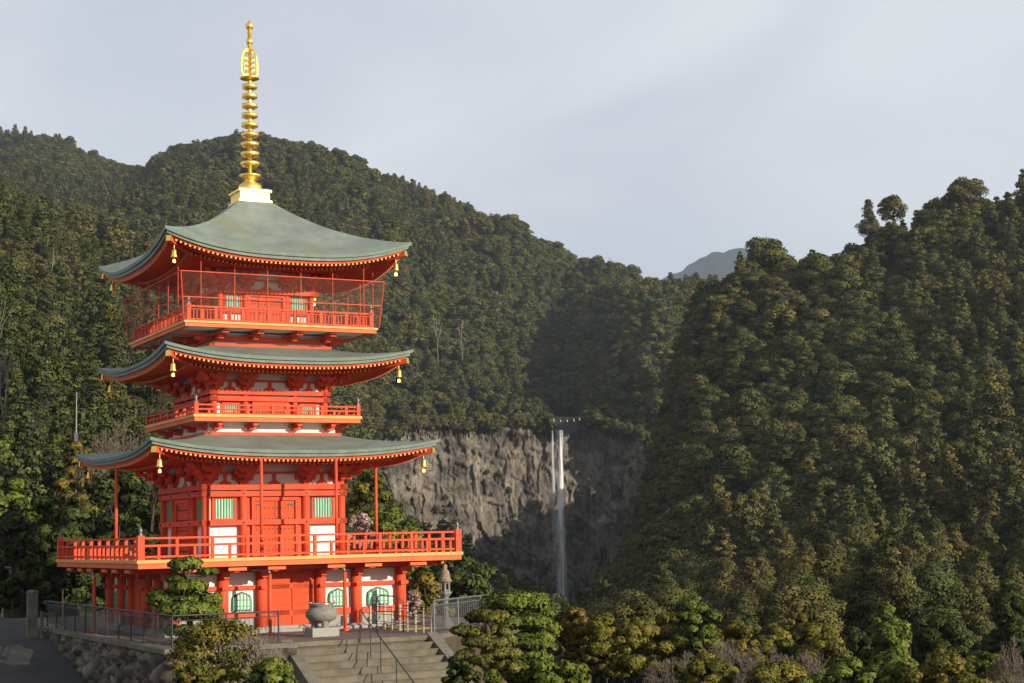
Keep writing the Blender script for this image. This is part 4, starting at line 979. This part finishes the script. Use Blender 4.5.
# trees gripping the cliff: its upper edge, its ledges and its foot
er = np.random.default_rng(55); E_ = []
for px in np.arange(366, 662, 2.1):
    if 547 < px < 584: continue
    for _ in range(2):
        p = px + er.uniform(-2, 2); y = float(np.interp(p, cpx, cY)); E_.append((p, y + er.uniform(1, 9), float(np.interp(p, cpx, ztop)) - er.uniform(.2, 2.5), er.uniform(.4, .8)))
for _ in range(230):
    p = er.uniform(366, 664); qv = er.random() ** 1.5
    if 544 < p < 588: continue
    if float(fbm(p / 22, qv * 4, 0, 2, 91)) < .12 and p < 640: continue
    i_ = int(np.clip((p - cpx[0]) / .8, 0, len(cpx) - 1)); j_ = int(qv * (nz_ - 1)); s3 = vs_cliff[i_, j_]; E_.append((s3[0] / s3[1] * FPX + 512, s3[1] - .5, s3[2] - 2.0, er.uniform(.25, .5)))
for _ in range(150):
    p = er.uniform(366, 690); y = float(np.interp(p, cpx, cY)) - er.uniform(8, 40)
    if 545 < p < 588: continue
    E_.append((p, y, float(theight(p, y)), er.uniform(.6, .95)))
E_ = np.array(E_); nE = len(E_)
fpx = np.concatenate([fpx, E_[:, 0]]); fY = np.concatenate([fY, E_[:, 1]]); fz = np.concatenate([fz, E_[:, 2]]); fx = (fpx - 512) / FPX * fY
nf = len(fpx)
kind = np.zeros(nf, int)
mixn = fbm(fx / 60, fY / 60, 0, 3, 77) + np.where(fpx > 690, .30, np.where(fY > 430, -.2, -.05)) + rng.normal(0, .35, nf)
isc = mixn > .35; nearby = fY < 430
kind = np.where(nearby, np.where(isc, rng.integers(5, 8, nf), rng.integers(0, 5, nf)), np.where(isc, rng.integers(13, 15, nf), rng.integers(8, 13, nf)))
kind = np.where(fY < 215, np.where(isc, 20, rng.integers(17, 20, nf)), kind)
kind = np.where((fpx < 330) & (fY < 450) & (rng.random(nf) < .55), rng.integers(21, 24, nf), kind)
kind = np.where((rng.random(nf) < .03) & (fY > 215), rng.integers(15, 17, nf), kind)
scl = rng.uniform(.55, 1.2, nf) * np.where(fY < 450, .80, .9); rz = rng.uniform(0, 6.283, nf)
scl[-nE:] = E_[:, 3]; scl = np.where(fY < 175, scl * .8, scl); scl = np.where((fY > 450) & (np.arange(nf) < nf - nE), scl * 1.12, scl)
emerg = rng.random(nf) < .05; emerg[-nE:] = False; emerg &= fY > 240; scl = np.where(emerg, scl * 1.3, scl)
# the trees that show largest are things of their own
size = scl / fY; infr = (fpx > -10) & (fpx < 1034) & (theight(fpx, fY) + 9 * scl > -20)
order = np.argsort(-size * infr)
IND = set(order[:230].tolist())
KN = {True: ('cedar', 'cedar'), False: ('broadleaf_tree', 'tree')}
for c in order[:230]:
    k = int(kind[c]); side = 'right-hand' if fpx[c] > 560 else 'left-hand'
    if k in (15, 16): nm, lab, cat, gr = 'bare_tree', f'one of the leafless pale-branched trees standing among the evergreens of the {side} slope', 'tree', f'leafless trees on the {side} slope'
    elif 5 <= k < 8 or k in (13, 14, 20, 21, 22, 23): nm, lab, cat, gr = 'cedar_tree', f'one of the tall narrow cedars nearest the viewer on the {side} slope', 'tree', f'nearer cedars on the {side} slope'
    else: nm, lab, cat, gr = 'broadleaf_tree', f'one of the round-crowned evergreen trees nearest the viewer on the {side} slope', 'tree', f'nearer round-crowned trees on the {side} slope'
    o = link(nm, protos[k], label=lab, cat=cat, group=gr); o.location = (fx[c], fY[c], fz[c] - .8); o.rotation_euler.z = rz[c]; o.scale = (scl[c],) * 3
pc = bpy.data.collections.new('tree_kinds')
for i, me in enumerate(protos):
    o = bpy.data.objects.new('kind_%02d' % i, me); pc.objects.link(o)
def forest_group():
    g = bpy.data.node_groups.new('plant_forest', 'GeometryNodeTree'); g.interface.new_socket('Geometry', in_out='INPUT', socket_type='NodeSocketGeometry'); g.interface.new_socket('Geometry', in_out='OUTPUT', socket_type='NodeSocketGeometry')
    nd = g.nodes.new; lk = g.links.new; gi = nd('NodeGroupInput'); go = nd('NodeGroupOutput')
    ci = nd('GeometryNodeCollectionInfo'); ci.inputs['Collection'].default_value = pc; ci.inputs['Separate Children'].default_value = True; ci.inputs['Reset Children'].default_value = True
    ip = nd('GeometryNodeInstanceOnPoints'); ip.inputs['Pick Instance'].default_value = True
    def attr(n, t_): a = nd('GeometryNodeInputNamedAttribute'); a.data_type = t_; a.inputs['Name'].default_value = n; return a.outputs['Attribute']
    cx = nd('ShaderNodeCombineXYZ'); lk(attr('turn', 'FLOAT'), cx.inputs['Z'])
    er = nd('FunctionNodeEulerToRotation'); lk(cx.outputs[0], er.inputs[0])
    lk(gi.outputs[0], ip.inputs['Points']); lk(ci.outputs[0], ip.inputs['Instance']); lk(attr('kind', 'INT'), ip.inputs['Instance Index']); lk(er.outputs[0], ip.inputs['Rotation'])
    lk(attr('size', 'FLOAT'), ip.inputs['Scale']); lk(ip.outputs[0], go.inputs[0])
    return g
FG = forest_group()
def forest(name, sel, label):
    me = bpy.data.meshes.new(name); n = len(sel); me.vertices.add(n); me.vertices.foreach_set('co', np.stack([fx[sel], fY[sel], fz[sel] - .8], 1).astype(np.float32).ravel())
    for nm, t_, a in (('kind', 'INT', kind), ('turn', 'FLOAT', rz), ('size', 'FLOAT', scl)):
        q = me.attributes.new(nm, t_, 'POINT'); q.data.foreach_set('value', a[sel].astype(np.int32 if t_ == 'INT' else np.float32))
    me.update(); o = link(name, me, kind='stuff', label=label); md = o.modifiers.new('forest', 'NODES'); md.node_group = FG
for lab, nm, px, pt, Y, k, s in (('tallest bushy tree on the skyline beside the distant blue ridge', 'skyline_tree', 768, 236, 424, 4, 1.4), ('spindly cedar breaking the skyline right of the saddle', 'skyline_cedar', 740, 251, 420, 6, .8), ('dark conifer on the skyline, left of a pair', 'skyline_cedar', 868, 199, 430, 7, .85), ('rounder conifer on the skyline, right of a pair', 'skyline_tree', 892, 194, 430, 1, 1.05), ('broad crown topping the highest knoll on the right', 'skyline_tree', 965, 177, 428, 2, 1.2), ('tall conifer cut by the right edge of the view on the skyline', 'skyline_cedar', 1023, 168, 420, 5, 1.1)):
    me = protos[k]; ht = max(v.co.z for v in me.vertices) * s; p = at(px, pt, Y); o = link(nm, me, label=lab, cat='tree'); o.location = (p.x, p.y, p.z - ht); o.scale = (s, s, s); o.rotation_euler.z = px
rest = np.array([i for i in range(nf) if i not in IND])
forest('forest', rest[fpx[rest] <= 560], 'dense evergreen forest covering the left-hand and far hillsides')
forest('forest', rest[fpx[rest] > 560], 'dense evergreen forest covering the right-hand hillside')
print('forest', nf)
# ---- near trees and shrubs, each its own crown and trunk
YG_ = leafmat('olive_leaves', [(.085, .095, .018), (.12, .125, .022), (.15, .14, .024), (.17, .125, .028)], False, .12, .35)
LG = leafmat('fresh_leaves', [(.070, .100, .018), (.105, .135, .022), (.145, .165, .028)], False, .12, .35)
PN = leafmat('pine_needles', [(.075, .105, .018), (.105, .14, .024), (.15, .17, .03)], False, .08, .35)
PY = leafmat('yellow_pine_needles', [(.085, .095, .020), (.12, .125, .026), (.155, .15, .034)], False, .08, .35)
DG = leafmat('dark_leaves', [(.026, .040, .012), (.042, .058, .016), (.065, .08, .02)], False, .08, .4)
OR = leafmat('orange_leaves', [(.11, .10, .02), (.135, .115, .024), (.165, .122, .026)], False, .1, .3)
def shrub(name, label, px, Y, ptop, pbot, wpx, m, seed, cat='tree', leaf=.085, n=9000, shape='round', zb=None, group=None, nclump=44, trunkm=None, dep=1.):
    r = np.random.default_rng(seed); top = at(px, ptop, Y); bot = at(px, pbot, Y); Hh = top.z - bot.z; R = wpx / 2 / FPX * Y
    root = empty(name, (bot.x, bot.y, bot.z), r.uniform(-.2, .2), label=label, cat=cat, group=group); cl = []
    for i in range(nclump):
        t_ = r.uniform(0, 6.283)
        if shape == 'round': h = r.uniform(0, 1); rr = R * math.sqrt(max(.02, 1 - (2 * h - .75) ** 2 / 1.6)) * r.uniform(.3, .95)
        elif shape == 'fluffy': h = r.uniform(0, 1); lobe = 1 + .28 * math.sin(3 * t_ + seed) + .2 * math.sin(2 * t_ + 2.3 * seed); rr = R * lobe * math.sqrt(max(.02, 1 - h ** 2.2)) * r.uniform(.25, .9)
        elif shape == 'cone': h = (i + r.random()) / nclump; rr = R * (1 - h) ** .8 * r.uniform(.3, .8)
        else: h = r.uniform(0, 1); rr = R * r.uniform(.2, .8)
        s = R * r.uniform(*((.10, .27) if shape == 'fluffy' else (.17, .32))) * (1 if shape != 'cone' else 1.1 - .6 * h); sz = s * .75
        z = sz * .6 + (Hh - 1.7 * sz) * h
        cl.append((rr * math.cos(t_), rr * math.sin(t_) * dep, z, s, s, sz, r.uniform(.1, .9)))
    V, F, t_ = leaves(cl, n, leaf, r, 1.6, .6, .22)
    link('crown', np_mesh('crown', V, F, m, False, t_, None, NRM[-1]), root)
    seg = [((0, 0, -2.5), (.03, 0, Hh * .45), .03 + .02 * Hh / 3, .02 + .012 * Hh / 3)] + [((.03, 0, Hh * r.uniform(.15, .45)), c[:3], .035, .015) for c in cl[:14]]
    V, F = tubes_np(seg, 6); link('trunk', np_mesh('trunk', V, F, trunkm or BARK), root)
    return root
def cloud_pine(name, label, pads, base, m, seed, n=14000, leaf=.065, Y=50., cat='tree', dep=.8, trunk_px=None):
    """pads: (px, py, half width px, half height px, depth offset m)"""
    r = np.random.default_rng(seed); b = at(base[0], base[1], Y); root = empty(name, b, 0, label=label, cat=cat); cl = []; seg = []
    sp_ = [np.array([0, 0, -1.5])]
    P = sorted(pads, key=lambda p: -p[1]); pts = []
    for (px, py, w, h, dy) in P:
        c = at(px, py, Y + dy) - b; k = (Y + dy) / FPX; pts.append(np.array(c))
        W_, H_ = w * k * 1.2, h * k * 1.3
        for q in range(int(5 + w * .5)):
            t_ = r.uniform(0, 6.283); rr = math.sqrt(r.random()) * .68; s = W_ * r.uniform(.25, .42)
            cl.append((c.x + W_ * rr * math.cos(t_), c.y + W_ * rr * math.sin(t_) * dep, c.z + H_ * (.35 * (1 - rr * rr) - .1 + r.normal() * .12), s, s, max(H_ * .55, s * .4), r.uniform(.25, .85)))
    xs = np.array(pts); zs = np.linspace(0, xs[:, 2].max(), 8); tr = []
    for z in zs:
        w_ = np.exp(-((xs[:, 2] - z) / .7) ** 2) + 1e-6; c = (xs * w_[:, None]).sum(0) / w_.sum(); f = z / zs[-1]
        tr.append(np.array([c[0] * (.3 + .6 * f), c[1] * (.3 + .6 * f), z]))
    tr = [np.array([0, 0, -1.5])] + tr
    for i in range(len(tr) - 1): seg.append((tr[i], tr[i + 1], .15 - .012 * i, .14 - .012 * i))
    for p in pts:
        j = int(np.argmin([abs(q[2] - (p[2] - .25)) for q in tr[1:]])) + 1; seg.append((tr[j], p - np.array([0, 0, .1]), .05, .03))
    V, F, t_ = leaves(cl, n, leaf, r, 1.9, .75, .2); link('crown', np_mesh('crown', V, F, m, False, t_, None, NRM[-1]), root)
    V, F = tubes_np(seg, 7); link('trunk', np_mesh('trunk', V, F, BARK), root)
    return root
def bare(name, label, px, Y, ptop, pbot, wpx, m, seed, depth=6, rad=.09, cat='tree', group=None, thin=.009, stems=4):
    r = np.random.default_rng(seed); top = at(px, ptop, Y); bot = at(px, pbot, Y); Hh = top.z - bot.z; R = wpx / 2 / FPX * Y; out = []
    for k in range(stems):
        a = r.uniform(0, 6.283); d = np.array([math.cos(a) * .9 * min(1.3, R / Hh), math.sin(a) * .7, 1.]); d /= np.linalg.norm(d)
        branch(np.array([0, 0, -.6]), d, 1., rad, depth, r, out, .55, .1, .78, (2, 4), 2)
    A = np.array([[*a, *b] for a, b, _, _ in out]).reshape(-1, 3); mx = np.percentile(np.abs(A[:, 0]), 98); mz = np.percentile(A[:, 2], 99)
    S = np.array([R / mx, R / mx, Hh / mz]); V, F = tubes_np([(np.array(a) * S, np.array(b) * S, max(x * .9, thin), max(y * .9, thin)) for a, b, x, y in out], 3)
    o = link(name, np_mesh(name, V, F, m), label=label, cat=cat, group=group); o.location = bot; return o
# sculpted pines
cloud_pine('garden_pine', 'bright green sculpted pine behind the railing in front of the left side of the pagoda', [(183, 567, 17, 8, 0), (207, 573, 10, 4, .3), (176, 580, 13, 4.5, .3), (190, 590, 20, 9, -.4), (172, 601, 22, 10, 0), (205, 604, 14, 10, .3), (186, 613, 28, 11, -.5), (213, 624, 11, 6, .2), (180, 632, 14, 6, -.3), (204, 638, 14, 6, -.2), (186, 645, 12, 6, -.6)], (186, 650), PN, 5, 42000, .04, 55.6)
cloud_pine('garden_pine', 'yellowish layered garden pine with flat pads just right of the stone steps', [(486, 618, 17, 6, 0), (466, 632, 15, 5, -.3), (498, 631, 10, 6, .2), (477, 643, 16, 6, -.5), (505, 643, 13, 6, 0), (462, 656, 11, 5, -.6), (483, 661, 11, 5.5, -.8), (505, 655, 15, 6, -.3), (510, 668, 16, 6, -.6)], (497, 690), PY, 6, 40000, .036, 46)
cloud_pine('garden_pine', 'rounded dark green pine rising behind the layered yellowish pine', [(518, 604, 27, 11, 0), (540, 613, 18, 10, .4), (500, 611, 14, 8, .5), (525, 624, 26, 8, -.6), (545, 632, 14, 10, 0), (530, 642, 24, 9, -.5), (549, 648, 10, 7, .2), (520, 655, 22, 9, -.4), (540, 662, 16, 9, -.2)], (528, 690), PN, 7, 52000, .045, 62)
shrub('clipped_hedge', 'low spreading clipped juniper below the pines at the bottom edge', 548, 46, 658, 690, 84, LG, 8, 'hedge', .05, 12000, 'flat', nclump=40)
shrub('clipped_bush', 'small round bright green bush at the foot of the step kerb', 493, 45, 669, 690, 18, LG, 9, 'bush', .035, 2500)
shrub('clipped_bush', 'dense rounded dark olive bush left of the foot of the steps', 273, 46, 657, 692, 50, LG, 10, 'bush', .045, 9000, dep=.9)
shrub('clipped_bush', 'low dull green bush tucked against the right kerb of the steps', 462, 50, 652, 694, 34, DG, 15, 'bush', .045, 6000, dep=1.2)
rk = empty('rock', onz(472, 681, -2.4), .4, label='pale rock lying at the foot of the right step kerb', cat='rock')
for i, (x, y, s) in enumerate(((0, 0, .32), (.5, .2, .22), (-.35, .3, .25))):
    u = np.random.default_rng(400 + i); pr = MB(); pr.lathe([(0, -.3), (s * .8, -.2), (s, .05), (s * .75, s * .6), (s * .3, s * .8), (0, s * .82)], 9, (0, 0, 0), Matrix.Translation((x, y, 0)) @ Matrix.Scale(.7, 4, (1, .4, 0)), False); pr.build('boulder', STONE, rk)
shrub('loose_shrub', 'loose yellow-green shrub with pale bare twigs below the railing left of the steps', 218, 48.6, 615, 690, 104, YG_, 12, 'shrub', .034, 12000, 'round', nclump=70, trunkm=PALEBARK)
bare('twiggy_shrub', 'pale leafless twigs growing through the loose yellow-green shrub', 250, 48.4, 632, 690, 70, PALEBARK, 13, 5, .03, 'shrub', thin=.007, stems=5)
shrub('loose_shrub', 'yellow-green ground shrub at the bottom edge left of the rounded bush', 200, 47, 660, 695, 60, YG_, 14, 'shrub', .05, 4500, 'flat', nclump=26)
# the row beyond the steps
ROW = [
 ('leafy_tree', 'small orange-tinted tree just right of the dark green pine', 577, 68, 606, 668, 40, OR, 'round'),
 ('leafy_tree', 'olive and orange bush with a rounded top beneath the foot of the waterfall', 606, 66, 612, 676, 50, YG_, 'round'),
 ('leafy_tree', 'short yellow-green bush in front of the olive row, left of the pointed tree', 634, 62, 616, 680, 48, YG_, 'round'),
 ('leafy_tree', 'bright green pointed tree, the tallest of the row below the waterfall', 698, 68, 594, 680, 50, LG, 'fluffy'),
 ('leafy_tree', 'broad olive tree hugging the left of the pointed bright green tree', 672, 70, 612, 676, 56, YG_, 'round'),
 ('leafy_tree', 'orange-brown bush to the right of the pointed bright green tree', 735, 70, 618, 670, 44, OR, 'round'),
 ('leafy_tree', 'olive bush behind the bare cherry twigs, left of the orange crown', 772, 72, 622, 672, 50, YG_, 'round'),
 ('leafy_tree', 'small golden-orange crown above the dark slope', 800, 90, 605, 650, 26, OR, 'round'),
 ('leafy_tree', 'loose yellow-green tree right of the bare cherries', 826, 70, 634, 690, 62, YG_, 'round'),
 ('leafy_tree', 'fresh green rounded tree standing clear in the lower right', 892, 74, 604, 690, 58, LG, 'round'),
 ('leafy_tree', 'dark olive tree between the fresh green tree and the right edge', 948, 76, 612, 690, 62, DG, 'round'),
 ('leafy_tree', 'low yellow-green bush at the bottom right beside the bare pink twigs', 985, 66, 650, 700, 48, LG, 'round'),
 ('leafy_tree', 'dark layered tree at the right edge of the view', 1012, 84, 576, 660, 60, DG, 'cone'),
 ('leafy_tree', 'low fresh green bush at the bottom edge under the rounded green tree', 890, 62, 652, 705, 60, LG, 'round'),
 ('leafy_tree', 'low olive bush pushing up between the two left-hand bare cherries', 706, 57, 652, 700, 56, YG_, 'round'),
 ('leafy_tree', 'low yellow-green bush at the bottom edge between the wide cherry and the grey-brown cherry', 776, 56, 660, 700, 60, YG_, 'round'),
 ('leafy_tree', 'low dull green bush at the bottom edge just left of the fresh green bushes', 846, 58, 656, 702, 56, LG, 'round'),
 ('leafy_tree', 'low dark olive bush at the bottom edge left of the right-hand corner', 945, 60, 648, 702, 66, YG_, 'round'),
 ('leafy_tree', 'rounded olive bush behind the gap between the two leftmost bushes of the row', 590, 80, 618, 672, 44, YG_, 'round'),
 ('leafy_tree', 'dark green bush behind the olive bushes, left of the pointed tree', 648, 84, 616, 668, 46, LG, 'round'),
 ('leafy_tree', 'dull green bush behind the wide bare cherry', 752, 86, 620, 668, 54, DG, 'round'),
 ('leafy_tree', 'dull olive bush behind the loose yellow-green tree', 815, 88, 622, 672, 50, YG_, 'round'),
 ('leafy_tree', 'shaded dark bush at the bottom edge between bare cherries and green tree', 855, 80, 625, 680, 40, DG, 'round'),
]
for i, (nm, lab, px, Y, pt, pb, w_, m, sh) in enumerate(ROW): shrub(nm, lab, px, Y, pt, pb, w_ * 1.3, m, 100 + i, 'tree' if 'tree' in lab.split()[:4] or sh == 'cone' else 'bush', .046 + .0005 * (Y - 60), 26000, sh if sh == 'cone' else 'fluffy', nclump=60)
for i, (lab, px, Y, pt, pb, w_) in enumerate((('low leafless pinkish cherry left of the pointed green tree', 675, 60, 655, 695, 60), ('wide leafless pinkish-grey cherry below the orange-brown bush', 742, 60, 643, 700, 84), ('leafless grey-brown cherry between the wide cherry and the loose yellow-green tree', 800, 60, 654, 700, 74), ('leafless pinkish cherry at the bottom right corner', 1018, 60, 642, 700, 50))):
    bare('bare_cherry', lab, px, Y, pt, pb, w_, TWIG, 140 + i, 6, .05, group='leafless cherries along the bottom edge', thin=.008, stems=5)
# left of the pagoda
LEFT = [
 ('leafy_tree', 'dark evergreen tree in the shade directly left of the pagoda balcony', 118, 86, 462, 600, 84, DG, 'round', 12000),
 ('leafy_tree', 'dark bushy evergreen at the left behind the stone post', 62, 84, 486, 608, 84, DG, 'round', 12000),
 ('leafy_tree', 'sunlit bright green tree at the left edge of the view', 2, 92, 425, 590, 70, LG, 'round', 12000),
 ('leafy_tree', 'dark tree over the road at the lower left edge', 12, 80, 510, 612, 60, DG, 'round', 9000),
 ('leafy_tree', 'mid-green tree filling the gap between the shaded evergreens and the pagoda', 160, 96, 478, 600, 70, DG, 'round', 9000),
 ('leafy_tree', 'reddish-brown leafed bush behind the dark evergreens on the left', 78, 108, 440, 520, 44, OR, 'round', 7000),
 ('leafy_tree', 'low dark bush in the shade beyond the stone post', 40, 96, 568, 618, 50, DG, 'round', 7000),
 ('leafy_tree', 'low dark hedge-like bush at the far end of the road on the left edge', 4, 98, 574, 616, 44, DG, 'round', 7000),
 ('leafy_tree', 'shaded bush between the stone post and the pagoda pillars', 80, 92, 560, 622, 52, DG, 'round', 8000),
 ('leafy_tree', 'green bush on the slope right behind the pagoda balcony', 392, 84, 506, 580, 66, LG, 'round', 8000),
 ('leafy_tree', 'olive shrub behind the pagoda beside the blossoming tree', 368, 92, 468, 560, 48, YG_, 'round', 7000),
 ('leafy_tree', 'rounded olive tree behind the stone lantern', 425, 76, 566, 640, 52, YG_, 'round', 9000),
 ('leafy_tree', 'dark green tree beyond the wire fence right of the lantern', 458, 96, 545, 650, 80, DG, 'round', 9000),
]
for i, (nm, lab, px, Y, pt, pb, w_, m, sh, n) in enumerate(LEFT): shrub(nm, lab, px, Y, pt, pb, w_, m, 200 + i, 'tree' if 'tree' in lab or 'evergreen' in lab else 'bush', .1, n, sh, nclump=34)
BLOS = leafmat('blossom', [(.34, .22, .20), (.44, .31, .29), (.5, .38, .35)], False, .1, .2)
shrub('blossom_tree', 'small pink blossoming tree behind the right side of the pagoda', 362, 80, 512, 590, 34, BLOS, 230, 'tree', .045, 3000)
shrub('blossom_tree', 'pale pink blossom bush beside the bamboo stakes', 413, 66, 590, 632, 24, BLOS, 231, 'bush', .03, 1600)
bare('bare_tree', 'brownish leafless tree behind the left corner of the lowest roof', 112, 112, 424, 500, 70, TWIG, 240, 6, .06, thin=.015)
bare('bare_tree', 'dark leafless tree with twisting limbs left of the middle balcony', 150, 90, 372, 520, 50, BARK, 241, 5, .07, thin=.014, stems=2)
bare('bare_tree', 'thin leafless branches reaching in from the left edge of the view', -26, 70, 300, 560, 120, PALEBARK, 242, 5, .06, thin=.010, stems=3)
for lab, px, Y, pt, pb, sd in (('forked white dead tree on the hillside left of the top roof', 49, 330, 250, 300, 250), ('pale dead trunk low on the left hillside', 18, 300, 296, 345, 251), ('pale dead trunk on the slope right of the middle roof', 438, 640, 316, 350, 252), ('pale bleached trunk on the slope above the cliff', 462, 690, 320, 350, 253), ('white dead trunk among the dark trees at the lower right', 984, 190, 582, 620, 254)):
    bare('dead_tree', lab, px, Y, pt, pb, 9, PALEBARK, sd, 2, .12, thin=.07 * Y / 300, stems=1)
# trees outside the view that shade the road
for i, (x, y, hh) in enumerate(((33, 9.5, 24), (28, 13.5, 23), (38, 6, 24))):
    r = np.random.default_rng(300 + i); root = empty('shade_tree', (x, y, -1), 0, label=('tall tree beside the viewer that shades the road', 'nearer-to-the-steps tall tree that shades the road', 'farthest right tall tree that shades the road')[i], cat='tree')
    cl = [(3.6 * math.cos(a) * q, 3.6 * math.sin(a) * q, hh * h, 1.8, 1.8, 1.5, r.random()) for a, q, h in zip(r.uniform(0, 6.28, 26), r.uniform(.1, .9, 26), r.uniform(.4, .95, 26))]
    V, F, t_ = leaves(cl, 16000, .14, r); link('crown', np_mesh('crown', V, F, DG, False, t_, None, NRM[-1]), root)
    V, F = tubes_np([((0, 0, -2), (0, 0, hh * .6), .35, .2)], 8); link('trunk', np_mesh('trunk', V, F, BARK), root)

# ------------------------------------------------------------------ air
hz = MB(); hz.box(-4200, 4200, -120, 9200, -320, 1600); hm = bpy.data.materials.new('haze'); hm.use_nodes = True; nt = hm.node_tree; nt.nodes.clear()
ou = nt.nodes.new('ShaderNodeOutputMaterial'); pv = nt.nodes.new('ShaderNodeVolumePrincipled'); pv.inputs['Density'].default_value = 1e-4; pv.inputs['Color'].default_value = (.74, .87, 1, 1); pv.inputs['Anisotropy'].default_value = .2
nt.links.new(pv.outputs[0], ou.inputs['Volume']); hz.build('haze', hm, kind='stuff', label='thin bluish haze filling the valley air')
